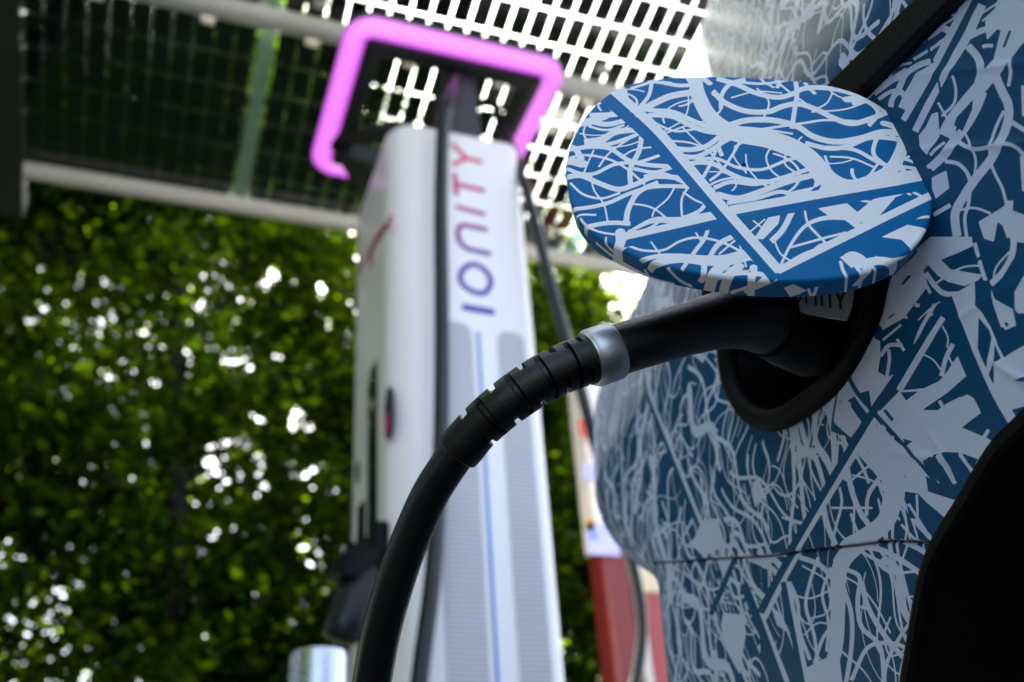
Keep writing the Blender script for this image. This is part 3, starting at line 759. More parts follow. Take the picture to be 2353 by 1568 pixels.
FLAP = [
 (14, [(440, 225), (520, 200), (610, 165)]), (20, [(545, 180), (530, 260), (485, 320)]), (34, [(490, 335), (560, 300), (640, 265), (760, 245)]), (24, [(470, 325), (560, 338), (650, 348), (760, 398), (880, 445)]),
 (20, [(590, 195), (680, 212), (770, 205)]), (26, [(860, 175), (960, 208), (1050, 250), (1150, 272), (1220, 258), (1290, 225), (1400, 222), (1520, 248), (1620, 300), (1780, 380)]), (22, [(880, 330), (885, 260), (925, 205), (1000, 180)]),
 (28, [(840, 240), (900, 300), (1000, 342), (1110, 345), (1180, 318), (1260, 305), (1350, 335), (1430, 375), (1520, 400), (1620, 370), (1720, 325)]), (14, [(930, 190), (1080, 202), (1210, 182)]), (24, [(1245, 180), (1250, 260), (1238, 340), (1225, 430)]),
 (10, [(1055, 225), (1112, 290), (1100, 350), (1070, 400)]), (10, [(1130, 165), (1200, 232), (1290, 300)]), (22, [(1500, 235), (1600, 288), (1645, 345), (1600, 410)]), (8, [(930, 275), (1050, 243), (1180, 250)]), (9, [(1425, 245), (1395, 300), (1335, 335)]),
 (9, [(1320, 345), (1480, 330), (1600, 285)]), (24, [(1540, 222), (1650, 305), (1790, 395)]), (30, [(890, 425), (1000, 390), (1130, 388), (1250, 418), (1330, 468), (1440, 492), (1560, 472), (1660, 440), (1760, 440)]),
 (10, [(940, 420), (1080, 432), (1230, 455)]), (13, [(990, 445), (1130, 425), (1280, 402), (1400, 385), (1540, 388)]), (24, [(1290, 500), (1400, 525), (1500, 512), (1600, 470), (1720, 470), (1850, 505)]), (20, [(1390, 520), (1530, 530), (1650, 590), (1780, 625)]),
 (22, [(1660, 430), (1625, 510), (1630, 560), (1690, 610)]), (14, [(1385, 560), (1420, 640), (1500, 682), (1590, 662), (1645, 595)]), (10, [(1410, 565), (1520, 572), (1630, 615)]), (18, [(1770, 475), (1850, 535), (1910, 590)]), (14, [(1760, 565), (1895, 605)]),
 (16, [(1750, 605), (1900, 622)]), (10, [(1780, 455), (1880, 480)]), (26, [(525, 362), (640, 368), (720, 408), (800, 440), (900, 455)]), (12, [(555, 400), (660, 442), (780, 432), (890, 462)]), (9, [(575, 462), (640, 440), (770, 395)]), (8, [(722, 265), (720, 330), (690, 390), (595, 445)]),
 (26, [(590, 508), (700, 532), (800, 520), (880, 465)]), (10, [(630, 488), (740, 502), (830, 552), (910, 650)]), (8, [(695, 425), (760, 490), (850, 570)]), (24, [(670, 562), (760, 568), (840, 530), (910, 485), (1000, 455)]), (24, [(710, 605), (780, 595), (850, 606), (920, 648), (1010, 682), (1140, 692)]),
 (16, [(755, 580), (860, 578), (960, 620), (1080, 630), (1200, 585), (1310, 560)]), (14, [(825, 685), (880, 640), (935, 560), (985, 475)]), (22, [(885, 565), (870, 510), (920, 460)]), (18, [(855, 535), (830, 600), (795, 665)]), (22, [(845, 720), (930, 690), (1050, 700), (1180, 670), (1340, 615)]),
 (30, [(860, 750), (960, 770), (1060, 742), (1200, 690), (1350, 650)]), (9, [(1000, 555), (1010, 620), (1065, 690)]), (8, [(975, 485), (940, 560), (1005, 650)]), (10, [(1135, 505), (1100, 570), (1130, 640), (1210, 695)]), (10, [(1010, 500), (1100, 520), (1210, 560)]), (10, [(1205, 525), (1190, 600), (1250, 650)]),
 (20, [(910, 792), (1050, 770), (1170, 738), (1270, 765)]), ((70, 105), [(755, 170), (770, 260), (830, 375), (940, 450), (1150, 492), (1290, 560), (1370, 650), (1400, 740)]), ((58, 84), [(1785, 425), (1750, 550), (1690, 640), (1560, 705), (1440, 725)]),
 (8, [(255, 302), (340, 288)]), (12, [(340, 275), (340, 320), (368, 355)]), (20, [(240, 352), (320, 352), (405, 348)]), (26, [(245, 385), (330, 402), (440, 378)]), (12, [(235, 408), (320, 430), (410, 408)]), ((44, 26), [(215, 492), (300, 478), (370, 440), (485, 432)]),
 (22, [(140, 520), (250, 510), (340, 522), (430, 580), (520, 604), (650, 615)]), (20, [(215, 502), (330, 500), (440, 468), (500, 438)]), (18, [(125, 612), (200, 640), (270, 640), (360, 600), (460, 590)]), (26, [(125, 655), (200, 650), (290, 690), (380, 720), (460, 700), (560, 662), (700, 672)]),
 (12, [(135, 562), (220, 550), (330, 572), (420, 620), (510, 700)]), (26, [(495, 460), (480, 540), (440, 620), (440, 700)]), (9, [(262, 525), (232, 590), (208, 650)]), (10, [(435, 475), (340, 540), (285, 610)]), (9, [(395, 565), (460, 530), (570, 515)]), (20, [(505, 662), (600, 650), (735, 708)]),
 (18, [(455, 622), (560, 640), (660, 612)]), (16, [(435, 602), (520, 580), (610, 548)]), (20, [(150, 812), (250, 802), (340, 782), (440, 740), (560, 710), (730, 712)]), (12, [(145, 682), (210, 740), (300, 762), (390, 738)]), ((24, 30), [(575, 690), (480, 735), (432, 810), (418, 880)]),
 (10, [(430, 788), (540, 810), (630, 875)]), (9, [(655, 715), (620, 770), (560, 822), (545, 858)]), (9, [(330, 878), (310, 790), (262, 720), (248, 645)]), (12, [(692, 868), (690, 770), (735, 695)]), (10, [(695, 738), (760, 780), (820, 800)]), (20, [(680, 868), (770, 832), (815, 785)]),
 (22, [(165, 915), (260, 890), (350, 880), (440, 886)]), ((10, 44), [(400, 945), (480, 900), (560, 872), (700, 872), (860, 848)]), (32, [(345, 1025), (400, 980), (445, 920)]), ((8, 28), [(322, 945), (318, 980), (332, 1015)]), (24, [(330, 1035), (425, 985)]),
 (12, [(420, 985), (500, 1012), (600, 1012), (680, 972), (760, 955), (860, 970), (960, 1012), (1070, 1085)]), (9, [(528, 955), (560, 1000), (595, 1045)]), (10, [(748, 915), (770, 950), (795, 985)]), (20, [(822, 900), (800, 960), (760, 1012), (690, 1105)]), ((30, 62), [(500, 1110), (560, 1075), (680, 1052), (800, 1062), (900, 1062), (1035, 1030)]),
 (30, [(800, 1060), (795, 1130), (770, 1170)]), (26, [(820, 1060), (865, 990), (950, 945)]), (10, [(870, 1035), (965, 955)]), (9, [(970, 985), (1005, 1095)]), (24, [(800, 1160), (910, 1130), (1000, 1120), (1110, 1132)]), (22, [(480, 1060), (580, 1040), (700, 1040)]),
 (8, [(1028, 868), (1095, 922)]), (8, [(1018, 932), (1095, 868)]), (30, [(1228, 830), (1180, 920), (1125, 975)]), (9, [(1135, 955), (1170, 1030), (1240, 1078)]), ((12, 26), [(1165, 1100), (1220, 990), (1290, 902), (1390, 862), (1550, 862)]), (12, [(1285, 818), (1310, 900), (1395, 985)]),
 (12, [(1220, 1002), (1330, 972), (1490, 930)]), (12, [(1530, 770), (1640, 780), (1790, 728)]), (14, [(1795, 718), (1900, 770)]), (22, [(1180, 1095), (1300, 1030), (1420, 1000)]), (14, [(1620, 1062), (1710, 1058), (1830, 1025)]), (46, [(1480, 1045), (1540, 1045), (1590, 1090), (1605, 1190)]), (22, [(1645, 1045), (1610, 1080)]),
 (13, [(1800, 860), (1900, 845)]), (30, [(330, 1080), (380, 1120), (410, 1180)]), (24, [(230, 960), (330, 1060), (480, 1150), (620, 1190)]), (18, [(470, 1100), (480, 1160), (560, 1210)]), (20, [(620, 1090), (660, 1160), (720, 1200)]), (40, [(930, 1240), (1060, 1180), (1150, 1110)]), (14, [(1230, 1180), (1300, 1240)]), (20, [(1370, 1190), (1390, 1260)]), (14, [(1330, 1200), (1370, 1250)])]
for i in range(20):                                  # hair-fine loops between the drawn strands
    c = (rng.uniform(-.1, .1), rng.uniform(-.02, .085)); r = rng.uniform(.008, .024); a0 = rng.uniform(0, 6.3)
    th = np.linspace(a0, a0 + rng.uniform(1.2, 3.2), 22)
    FF.strand(np.array(c) + np.stack([r * np.cos(th), r * .8 * np.sin(th)], 1), rng.uniform(.0004, .0009))
for w, p in FLAP: fs(w, p)
for p in ([(925, 835), (1000, 800), (1150, 782), (1230, 735), (1330, 712), (1345, 640), (1400, 620), (1480, 690), (1620, 690), (1700, 640), (1930, 605), (1930, 640)], [(1110, 860), (1168, 848), (1160, 890), (1085, 965), (1040, 962)],
          [(1420, 790), (1490, 788), (1545, 832), (1620, 770), (1730, 735), (1725, 765), (1650, 850), (1580, 912), (1530, 905), (1480, 868), (1400, 850), (1350, 815)], [(1662, 950), (1790, 888), (1890, 905), (1860, 960), (1815, 1010), (1760, 960)],
          [(1240, 1170), (1330, 1215), (1260, 1260), (1200, 1195)], [(1460, 1048), (1500, 1028), (1540, 1060), (1520, 1100)], [(1360, 985), (1450, 960), (1470, 1000), (1220, 1090)]): fp(p)
for p in ([(1445, 715), (1482, 712), (1470, 722)], [(1700, 672), (1735, 655), (1785, 656), (1760, 672)], [(1370, 700), (1350, 740), (1300, 752), (1330, 720)], [(1680, 828), (1715, 826), (1700, 840)]): fp(p, False)
fs(30, [(405, 945), (620, 905), (880, 862)]); fs(52, [(400, 975), (640, 925), (880, 885)], False); fs(34, [(405, 948), (640, 900), (870, 850)])
fs(54, [(925, 830), (1300, 765), (1930, 632)]); fs(46, [(950, 868), (1400, 785), (1940, 685)], False)
fs(48, [(1090, 1150), (1500, 950), (1930, 735)]); fs(56, [(900, 1290), (1180, 1150), (1520, 985), (1940, 775)], False); fs(30, [(1000, 1225), (1150, 1140)])
fs(58, [(270, 235), (440, 380), (620, 560), (800, 760), (1150, 1150)], False); fs(46, [(350, 225), (560, 425), (720, 612), (900, 822), (1165, 1112)])

cont = [(1300, 394), (1303, 355), (1315, 315), (1349, 253), (1411, 201), (1501, 175), (1619, 168), (1761, 173), (1902, 188), (1997, 219), (2082, 281), (2129, 347), (2147, 425), (2139, 503), (2106, 557), (2050, 597), (1950, 629), (1808, 640), (1666, 631), (1524, 605), (1430, 569), (1359, 529), (1316, 473)]
loop = catmull(on_flap(cont), 38, True)
# the print folds over the rim: strokes that run off the face
for k in range(24):
    i = rng.integers(0, len(loop)); c0 = loop.mean(0); d = loop[i] - c0; q = np.array([-d[1], d[0]]) * rng.uniform(-.12, .12)
    FF.strand(catmull([c0 + d * .90 - q, c0 + d * 1.0 + q * .2, c0 + d * 1.30 + q], 6), rng.uniform(.0007, .0034))
# even spacing
d = np.linalg.norm(np.roll(loop, -1, 0) - loop, axis=1); cum = np.concatenate([[0], np.cumsum(d)]); NL = 900
lp = np.vstack([loop, loop[:1]]); tpos = np.linspace(0, cum[-1], NL, endpoint=False)
loop = np.stack([np.interp(tpos, cum, lp[:, k]) for k in (0, 1)], 1)
cen = loop.mean(0)
ta = np.roll(loop, -3, 0) - np.roll(loop, 3, 0); ta /= np.linalg.norm(ta, axis=1)[:, None]
on_ = np.stack([ta[:, 1], -ta[:, 0]], 1)
if ((loop - cen) * on_).sum() < 0: on_ = -on_
DOME = .0018; rad_in = .0020; TH = .0138
rowsP, rowsK = [], []
dents = on_flap(Z1([(560, 385), (1370, 415), (565, 850), (1360, 920)]))
for q in np.linspace(.004, 1, 300) ** .8:
    xy = cen + (loop - on_ * rad_in - cen) * q
    z = -DOME * q ** 2.2 + 0 * xy[:, 0]
    for dd in dents: z = z + .0005 * np.exp(-((xy - dd) ** 2).sum(1) / .0042 ** 2)
    rowsP.append(Pf + xy[:, :1] * Lx + xy[:, 1:] * Uf + z[:, None] * nf); rowsK.append(xy)
for a in np.linspace(0, math.pi / 2, 9)[1:]:
    xy = loop - on_ * rad_in * (1 - math.sin(a)); z = -DOME - rad_in * (1 - math.cos(a))
    rowsP.append(Pf + xy[:, :1] * Lx + xy[:, 1:] * Uf + z * nf); rowsK.append(loop + on_ * (rad_in * (a - 1)))
for z in np.linspace(rad_in, TH, 22)[1:]:
    xy = loop - on_ * (.16 * (z - rad_in)); rowsP.append(Pf + xy[:, :1] * Lx + xy[:, 1:] * Uf + (-DOME - z) * nf); rowsK.append(loop + on_ * (rad_in * .57 + z - rad_in))
for z, i_ in ((TH + .0012, .0015), (TH + .0010, .004)):
    xy = loop - on_ * (.0019 + i_); rowsP.append(Pf + xy[:, :1] * Lx + xy[:, 1:] * Uf + (-DOME - z) * nf); rowsK.append(loop + on_ * (TH + i_))
nr = len(rowsP); V = np.vstack(rowsP); K = np.vstack(rowsK)
ii, jj = np.meshgrid(np.arange(nr - 1), np.arange(NL), indexing='ij'); j2 = (jj + 1) % NL
Q = np.stack([ii * NL + jj, ii * NL + j2, (ii + 1) * NL + j2, (ii + 1) * NL + jj], -1).reshape(-1, 4)
me = make_mesh('charge_flap', V - car.base, Q)
me.attributes.new('ink', 'FLOAT', 'POINT').data.foreach_set('value', FF.sample(K[:, 0], K[:, 1]).astype(np.float32))
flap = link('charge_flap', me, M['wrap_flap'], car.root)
flap['label'] = 'open oval charge flap with blue and white print'
bk = lambda ins, z: (lambda xy: Pf + xy[:, :1] * Lx + xy[:, 1:] * Uf + (-DOME - z) * nf)(loop[::6] - on_[::6] * ins)
car.part('flap_lining', stack([bk(.0055, TH - .002), bk(.0055, TH + .003), bk(.010, TH + .004), bk(.030, TH - .002), bk(.05, TH - .002)]), M['black_plastic'], flap)
hp = Pf + Lx * .055 + Uf * -.02 - nf * (DOME + TH)
hq = O_ + A_ * -.085 + np.array([0, 0, P0[2] + .03]) - N_ * .03
car.part('hinge_arm', tube(catmull([hp, hp - nf * .03 + Lx * .02, (hp + hq) / 2 - nf * .02 + Lx * .02, hq], 6), .012, 12, ry=.02), M['black_plastic'], flap)

# ------------------------------------------------------------------ plugged-in charging cable
path2 = [(850, 1600, .545), (868, 1490, .54), (884, 1420, .537), (912, 1325, .533), (945, 1235, .53), (992, 1130, .525), (1049, 1043, .52)]
cab_near = [at(*p) for p in path2]
cable = Thing('charging_cable', at(1420, 805, .53), 'thick black charging cable with ribbed sleeve and silver ring, plugged into the car', 'cable')
# strain relief, ring and grip follow one axis
ax = catmull([at(1049, 1043, .520), at(1098, 985, .518), at(1150, 938, .517), (at(1205, 897, .518)), at(1258, 865, .520), at(1310, 841, .523), at(1358, 825, .526)], 70)
tow = unit(S @ np.array([-.55, .83, 0.0]))                              # the side of the sleeve that shows as its upper edge
def sleeve(n, ph):
    u = np.linspace(0, 1, n)[:, None]; p = np.degrees(ph)[None, :]
    rr = np.ones((n, len(ph)))
    rr = rr - .10 * np.clip((.012 - u) / .012, 0, 1) ** 2 + .04 * np.exp(-((u - .06) / .05) ** 2)
    def gap(p0, p1):
        q = (p - p0) % 360; w = (p1 - p0) % 360
        return np.clip(np.minimum(q, w - q) / 7, 0, 1) * (q <= w)
    for k, c in enumerate(np.linspace(.175, .93, 9)):
        g = np.clip((.019 - np.abs(u - c)) / .006, 0, 1)
        if k % 2 == 0:
            m = np.maximum(gap(-85, 42), gap(112, 232))
        else:
            m = np.maximum(gap(22, 172), gap(200, 330))
        rr = rr - .21 * g * m
    return rr
def orient_tube(P, r, k, rfun=None, **kw):
    return tube(P, r, k, True, tow, False, rfun, **kw)
n_ax = len(ax)
DIR = 1.0
car_r = np.linspace(.0116, .0134, n_ax)
# angle 90 must face the viewer side of the sleeve
T_, Aa, Bb = frames(ax, tow)
if Bb[n_ax // 2] @ (EYE - ax[n_ax // 2]) < 0:
    base_s = sleeve
    sleeve = lambda n, ph: base_s(n, -ph % (2 * np.pi))
cable.part('strain_relief', tube(ax, car_r, 120, True, tow, False, sleeve), M['rubber'])
down = [at(846, 1660, .55), at(836, 1760, .56), at(830, 1900, .60) - np.array([0, 0, .02]), np.array([.32, .75, .16]), np.array([.40, 1.10, .05]), np.array([.50, 1.60, .035]), np.array([.53, 1.98, .04]), np.array([.555, 2.12, .16])]
FC = 2.233                                                              # front face of the charger
up = [hit(x, y, (0, 2.165, 0), (0, 1, 0)) for x, y in ((955, 1640), (972, 1500), (992, 1350), (1004, 1200), (1012, 1050), (1015, 900), (1015, 700), (1013, 500), (1015, 380), (1018, 300), (1030, 235))] 
up += [np.array([.80, 2.30, 3.16]), np.array([.80, 2.40, 3.20])]
low = catmull([cab_near[0] + (cab_near[0] - cab_near[1]) * 0] + down, 10)
near = catmull([at(1049 + 12, 1043 - 14, .52)] + cab_near[::-1] + down[:2], 12)
near_r = np.interp(np.linspace(0, 1, len(near)), [0, .06, .5, 1], [.0096, .0097, .0106, .0110])
cable.part('cable_jacket', tube(near, near_r, 40, True, tow), M['cable'])
far = catmull([near[-1]] + down[2:] + [up[0]], 10)
cable.part('cable_floor_run', tube(far, np.linspace(.0110, .0185, len(far)), 20), M['cable'])
cable.part('cable_riser', tube(catmull(up, 10), .0205, 20, True, (1, 0, 0)), M['cable'])
# silver ring
ra, rb = at(1352, 827, .526), at(1412, 806, .5315)
rp = [ra + (rb - ra) * k for k in (-.02, .0, .10, .16, .5, .93, .99, 1.0)]
cable.part('collar_ring', tube(np.array(rp), [.0135, .0146, .0152, .0158, .0158, .0158, .0154, .0142], 64, True, tow), M['alu'])
# grip and head of the connector
gp = [at(1395, 812, .530), at(1440, 798, .534), at(1500, 780, .540), at(1570, 759, .548), at(1640, 740, .557), at(1700, 727, .566), at(1755, 722, .578), at(1800, 728, .592), at(1850, 742, .61)]
gr = [.0138, .0138, .0140, .0146, .0158, .019, .025, .031, .034]; gr2 = [.0138, .0138, .0140, .0144, .015, .017, .021, .024, .026]
gpc = catmull(gp, 10); ks = np.linspace(0, 1, len(gp)); kk = np.linspace(0, 1, len(gpc))
grip = cable.part('connector_grip', tube(gpc, np.interp(kk, ks, gr), 48, True, tow, ry=np.interp(kk, ks, gr2)), M['rubber'])
hd = [gp[-3] + N_ * .0, gp[-1], ic + N_ * .03, ic + N_ * -.045]
hdc = catmull(hd, 8)
cable.part('connector_head', tube(hdc, np.linspace(.026, .05, len(hdc)), 36, True, (0, 0, 1), ry=np.linspace(.022, .034, len(hdc))), M['black_plastic'], grip)
# pale maker's label on the side of the head
lpP = at(1850, 700, .562); lpn = unit(unit(EYE - lpP) + np.array([0, 0, .25]) + N_ * .1)
lab2 = [(1735, 640), (1965, 640), (1958, 700), (1945, 735), (1900, 729), (1860, 721), (1807, 711), (1775, 697), (1748, 676)]
lab = np.array([hit(x, y, lpP, lpn) for x, y in lab2])
lb = cable.part('connector_label', stack([lab - lpn * .004, lab]), M['label_grey'], grip, smooth=False)

def strokes3(strokes, w, f, thick, nrm):
    """flat raised letter strokes; f maps 2d -> 3d"""
    parts = []
    for k, (p, closed) in enumerate(strokes):
        C = catmull(p, 8, closed) if len(p) > 2 or closed else np.array(p, float)
        P = np.array([f(q) for q in C])
        T = (np.roll(P, -1, 0) - np.roll(P, 1, 0)) if closed else np.gradient(P, axis=0)
        T = T / np.linalg.norm(T, axis=1)[:, None]
        B = np.cross(T, nrm); B /= np.linalg.norm(B, axis=1)[:, None]
        th = thick * (1 + .12 * k)
        loops = [P + B * w / 2, P - B * w / 2, P - B * w / 2 + nrm * th, P + B * w / 2 + nrm * th]
        V = np.stack(loops, 1).reshape(-1, 3); n = len(P); Fs = []
        for i in range(n if closed else n - 1):
            j = (i + 1) % n
            for m in range(4):
                Fs.append((i * 4 + m, i * 4 + (m + 1) % 4, j * 4 + (m + 1) % 4, j * 4 + m))
        if not closed: Fs += [(3, 2, 1, 0), tuple((n - 1) * 4 + m for m in range(4))]
        parts.append((V, Fs))
    return merge(*parts)

def bent(x, top, y):
    return (x, y - (1 - 0) * top)
txt = []
def bl(x): return 692 + (x - 1804) * .145
def G(x, k): return (x - k * 2.0, bl(x) - 40 * k)
txt.append(([G(1804, 0), G(1804, 1)], False))
txt.append(([(1829 + 12 * math.cos(a), bl(1829) - 20 + 20 * math.sin(a)) for a in np.linspace(0, 2 * np.pi, 12, endpoint=False)], True))
txt.append(([G(1853, 0), G(1853, .5), G(1853, .75), (1856, bl(1856) - 39), (1863, bl(1863) - 40), (1870, bl(1870) - 38), G(1875, .7), G(1875, .5), G(1875, 0)], False))
txt.append(([G(1889, 0), G(1889, 1)], False))
txt.append(([G(1908, 0), G(1908, 1)], False)); txt.append(([G(1897, 1), G(1919, 1)], False))
txt.append(([G(1932, 0), G(1932, .45)], False)); txt.append(([G(1932, .45), G(1923, 1)], False)); txt.append(([G(1932, .45), G(1942, 1)], False))
cable.part('label_lettering', strokes3(txt, .0013, lambda q: hit(q[0], q[1], lpP, lpn), .0003, lpn), M['ink_black'], lb, smooth=False)

# ------------------------------------------------------------------ charger
CXa, CXb, CYa, CYb, CZ = .552, .982, FC, 2.775, 2.845
ch = Thing('charging_station', (.767, 2.489, 0), 'tall white fast charger with a glowing magenta halo and vertical gradient lettering', 'charger')
sec = []
base = rrect(CXa, CXb, CYa, CYb, [.085, .04, .05, .08], 12)
for z, d_ in ((.0, 0), (CZ - .03, 0), (CZ - .014, .004), (CZ - .004, .013), (CZ, .03)):
    L2_ = inset_loop(base, d_) if d_ else base
    sec.append(np.column_stack([L2_, np.full(len(L2_), z)]))
cab = ch.part('cabinet', stack(sec), M['white_paint'], auto=50)
plinth = rrect(CXa - .02, CXb + .02, CYa - .02, CYb + .02, .06, 6)
ch.part('plinth', stack([np.column_stack([plinth, np.full(len(plinth), z)]) for z in (0, .09)]), M['charcoal'])
ff = lambda x, y: hit(x, y, (0, FC, 0), (0, 1, 0))
fy = np.array([0, -1.0, 0])
def tall_panel(xa, xb, z0, z1, r, y, t):
    o = []
    for i in range(13):
        a = math.pi * (1 - i / 12); o.append(((xa + xb) / 2 + (xb - xa) / 2 * (abs(math.cos(a)) ** .6) * (1 if math.cos(a) > 0 else -1), z1 - r + r * math.sin(a) ** .6))
    o = [(xa, z0)] + o + [(xb, z0)]
    return stack([np.array([(p[0], y, p[1]) for p in o]), np.array([(p[0], y - t, p[1]) for p in o])])
gl0, gl1 = ff(1000, 1000), ff(1096, 1000); gl2, gl3 = ff(1158, 1000), ff(1222, 1000)
zt1, zt2 = ff(1050, 742)[2], ff(1175, 765)[2]
ch.part('vent_grille', tall_panel(gl0[0] + .012, gl1[0], .2, zt1, .05, FC + .004, .007), M['grille'], auto=30)
ch.part('vent_grille', tall_panel(gl2[0], gl3[0], .2, zt2, .05, FC + .004, .007), M['grille'], auto=30)
s0, s1 = ff(1102, 765), ff(1130, 1400)
sx = (s0[0] + s1[0]) / 2
ch.part('blue_stripe', box((sx, FC - .0015, (s0[2] + .2) / 2), (.008, .005, s0[2] - .2)), M['navy_line'], smooth=False)
B = lambda x, y: (735.3 + .2344 * x, 367.6 + .2344 * y)
Y4 = lambda x, y: (643.3 + .3517 * x, .3517 * y)
def xz(p): q = ff(*p); return (q[0], q[2])
def to3(q): return np.array([q[0], FC - .0005, q[1]])
def letter(strokes, w=.0125):
    return strokes3([([xz(p) for p in s], c) for s, c in strokes], w * 1.25, to3, .0022, fy)
ch.part('lettering', merge(
    letter([([B(1395, 1442), B(1708, 1497)], False)], .0165),
    letter([([B(1475, 1030), B(1405, 1075), B(1375, 1150), B(1410, 1235), B(1520, 1300), B(1610, 1305), B(1665, 1240), B(1668, 1160), B(1610, 1075), B(1540, 1035)], True)], .013),
    letter([([B(1640, 688), B(1530, 664), B(1430, 645), B(1370, 655), B(1352, 720), B(1375, 810), B(1450, 872), B(1550, 898), B(1672, 925)], False)], .0125),
    letter([([B(1333, 462), B(1622, 537)], False)], .011),
    letter([([B(1322, 135), B(1338, 345)], False), ([B(1335, 238), B(1618, 305)], False)], .012),
    letter([([Y4(1122, 940), Y4(1218, 1035)], False), ([Y4(1133, 1078), Y4(1218, 1035)], False), ([Y4(1218, 1035), Y4(1322, 1062)], False)], .011)), M['letters'], smooth=False)
# left side: emblem, slot display, round sticker, little oval sensor, connector socket
sd = lambda x, y: hit(x, y, (CXa, 0, 0), (1, 0, 0))
sn = np.array([-1.0, 0, 0])
def yz(p): q = sd(*p); return (q[1], q[2])
def tos(q): return np.array([CXa + .0005, q[0], q[1]])
def side_strokes(strokes, w, th=.002):
    return strokes3([([yz(B(*p)) for p in s], False) for s in strokes], w, tos, th, sn)
ch.part('emblem', merge(side_strokes([[(712, 560), (670, 620), (620, 690)]], .018), side_strokes([[(620, 690), (560, 770), (500, 900)]], .038), side_strokes([[(520, 870), (480, 950)]], .046),
                        side_strokes([[(505, 930), (510, 1000), (500, 1080)]], .02), side_strokes([[(460, 930), (420, 1020), (375, 1100)]], .018)), M['crimson'], smooth=False)
def side_patch(px, x0, t):
    P = np.array([sd(*p) for p in px]); P[:, 0] = x0
    return stack([P + np.array([.006, 0, 0]), P - np.array([t, 0, 0])])
def side_disc(x, y, ry, rz, t, k=28, rot=0):
    c = sd(x, y)
    P = np.array([[CXa, c[1] + ry * math.cos(a), c[2] + rz * math.sin(a)] for a in np.linspace(0, 2 * np.pi, k, endpoint=False)])
    return stack([P + np.array([.006, 0, 0]), P - np.array([t, 0, 0])])
ch.part('display', side_patch([(868, 828), (853, 850), (847, 900), (846, 1268), (868, 1268)], CXa, .003), M['screen'], smooth=False)
st = ch.part('round_sticker', side_disc(893, 948, .043, .074, .002), M['ink_black'], smooth=False)
c_ = sd(893, 948)
hp_ = np.array([[CXa, c_[1] + .038 * math.cos(a), c_[2] + .066 * math.sin(a)] for a in np.linspace(R_(-140), R_(25), 16)])
ch.part('sticker_half', stack([hp_ + np.array([.004, 0, 0]), hp_ - np.array([.0035, 0, 0])]), M['magenta'], st, smooth=False)
ch.part('oval_sensor', side_disc(823, 1085, .022, .034, .003), M['screen'], smooth=False)
ch.part('card_reader', side_patch([(840, 1150), (826, 1168), (824, 1255), (840, 1255)], CXa, .006), M['black_gloss'], smooth=False)
# halo
hz = 3.20; hx0, hx1, hy0, hy1 = .405, 1.185, 2.185, 2.965
def ring_sec(prof, rad):
    """profile (inset, z) swept round the rounded square, closed profile"""
    secs = []
    for d_, z in prof:
        r = max(rad - d_, .02); L2_ = rrect(hx0 + d_, hx1 - d_, hy0 + d_, hy1 - d_, r, 10)
        secs.append(np.column_stack([L2_, np.full(len(L2_), hz + z)]))
    n, k = len(secs), len(secs[0]); V = np.vstack(secs)
    Fs = [(i * k + j, i * k + (j + 1) % k, ((i + 1) % n) * k + (j + 1) % k, ((i + 1) % n) * k + j) for i in range(n) for j in range(k)]
    return V, Fs
halo = ch.part('halo_light', ring_sec([(.000, .03), (.000, .014), (.006, .004), (.018, -.004), (.032, -.008), (.044, -.008), (.058, -.004), (.069, .004), (.075, .014), (.075, .03)], .10), M['halo'], auto=60)
ch.part('halo_housing', ring_sec([(.076, .09), (.076, -.002), (.092, -.008), (.128, -.008), (.136, -.002), (.136, .06), (.10, .09)], .10), M['charcoal'], halo, auto=40)
ch.part('halo_cover', ring_sec([(.002, .031), (.0745, .031), (.0745, .09), (.03, .085), (.002, .06)], .10), M['charcoal'], halo, auto=40)
nk = [np.column_stack([rrect(a, b, c, d, .03, 5), np.full(24, z)]) for a, b, c, d, z in ((.74, .92, 2.36, 2.62, CZ - .004), (.75, .91, 2.36, 2.60, CZ + .1), (.77, .89, 2.32, 2.56, 3.05), (.775, .88, 2.30, 2.52, 3.26))]
ch.part('neck', stack(nk), M['charcoal'])
for xs in (-1, 1):
    xo = (hx0 + hx1) / 2 + xs * .34
    ch.part('halo_arm', tube(catmull([(xo, 2.80, 3.225), (xo - xs * .10, 2.70, 3.19), ((hx0 + hx1) / 2 + xs * .10, 2.52, 3.10)], 8), .028, 10, True, (0, 0, 1), ry=.035), M['charcoal'])
ch.part('halo_arm', tube(np.array([(.82, 2.30, 3.235), (.82, 2.60, 3.235), (.82, 2.90, 3.235)]), .03, 10, True, (0, 0, 1), ry=.05), M['charcoal'])
bp_ = np.array([hit(x, y, (0, 0, hz - .012), (0, 0, 1))[:2] for x, y in ((764, 335), (808, 409), (905, 470), (1000, 440), (960, 380), (860, 372))])
ch.part('halo_bracket', stack([np.column_stack([bp_, np.full(len(bp_), z)]) for z in (hz - .035, hz - .010)]), M['charcoal'], smooth=False)
hol = ch.part('connector_holster', merge(bbox3((CXa - .045, 2.36, 1.43), (.10, .12, .10), .02), bbox3((CXa - .01, 2.36, 1.45), (.04, .16, .16), .015)), M['black_plastic'])

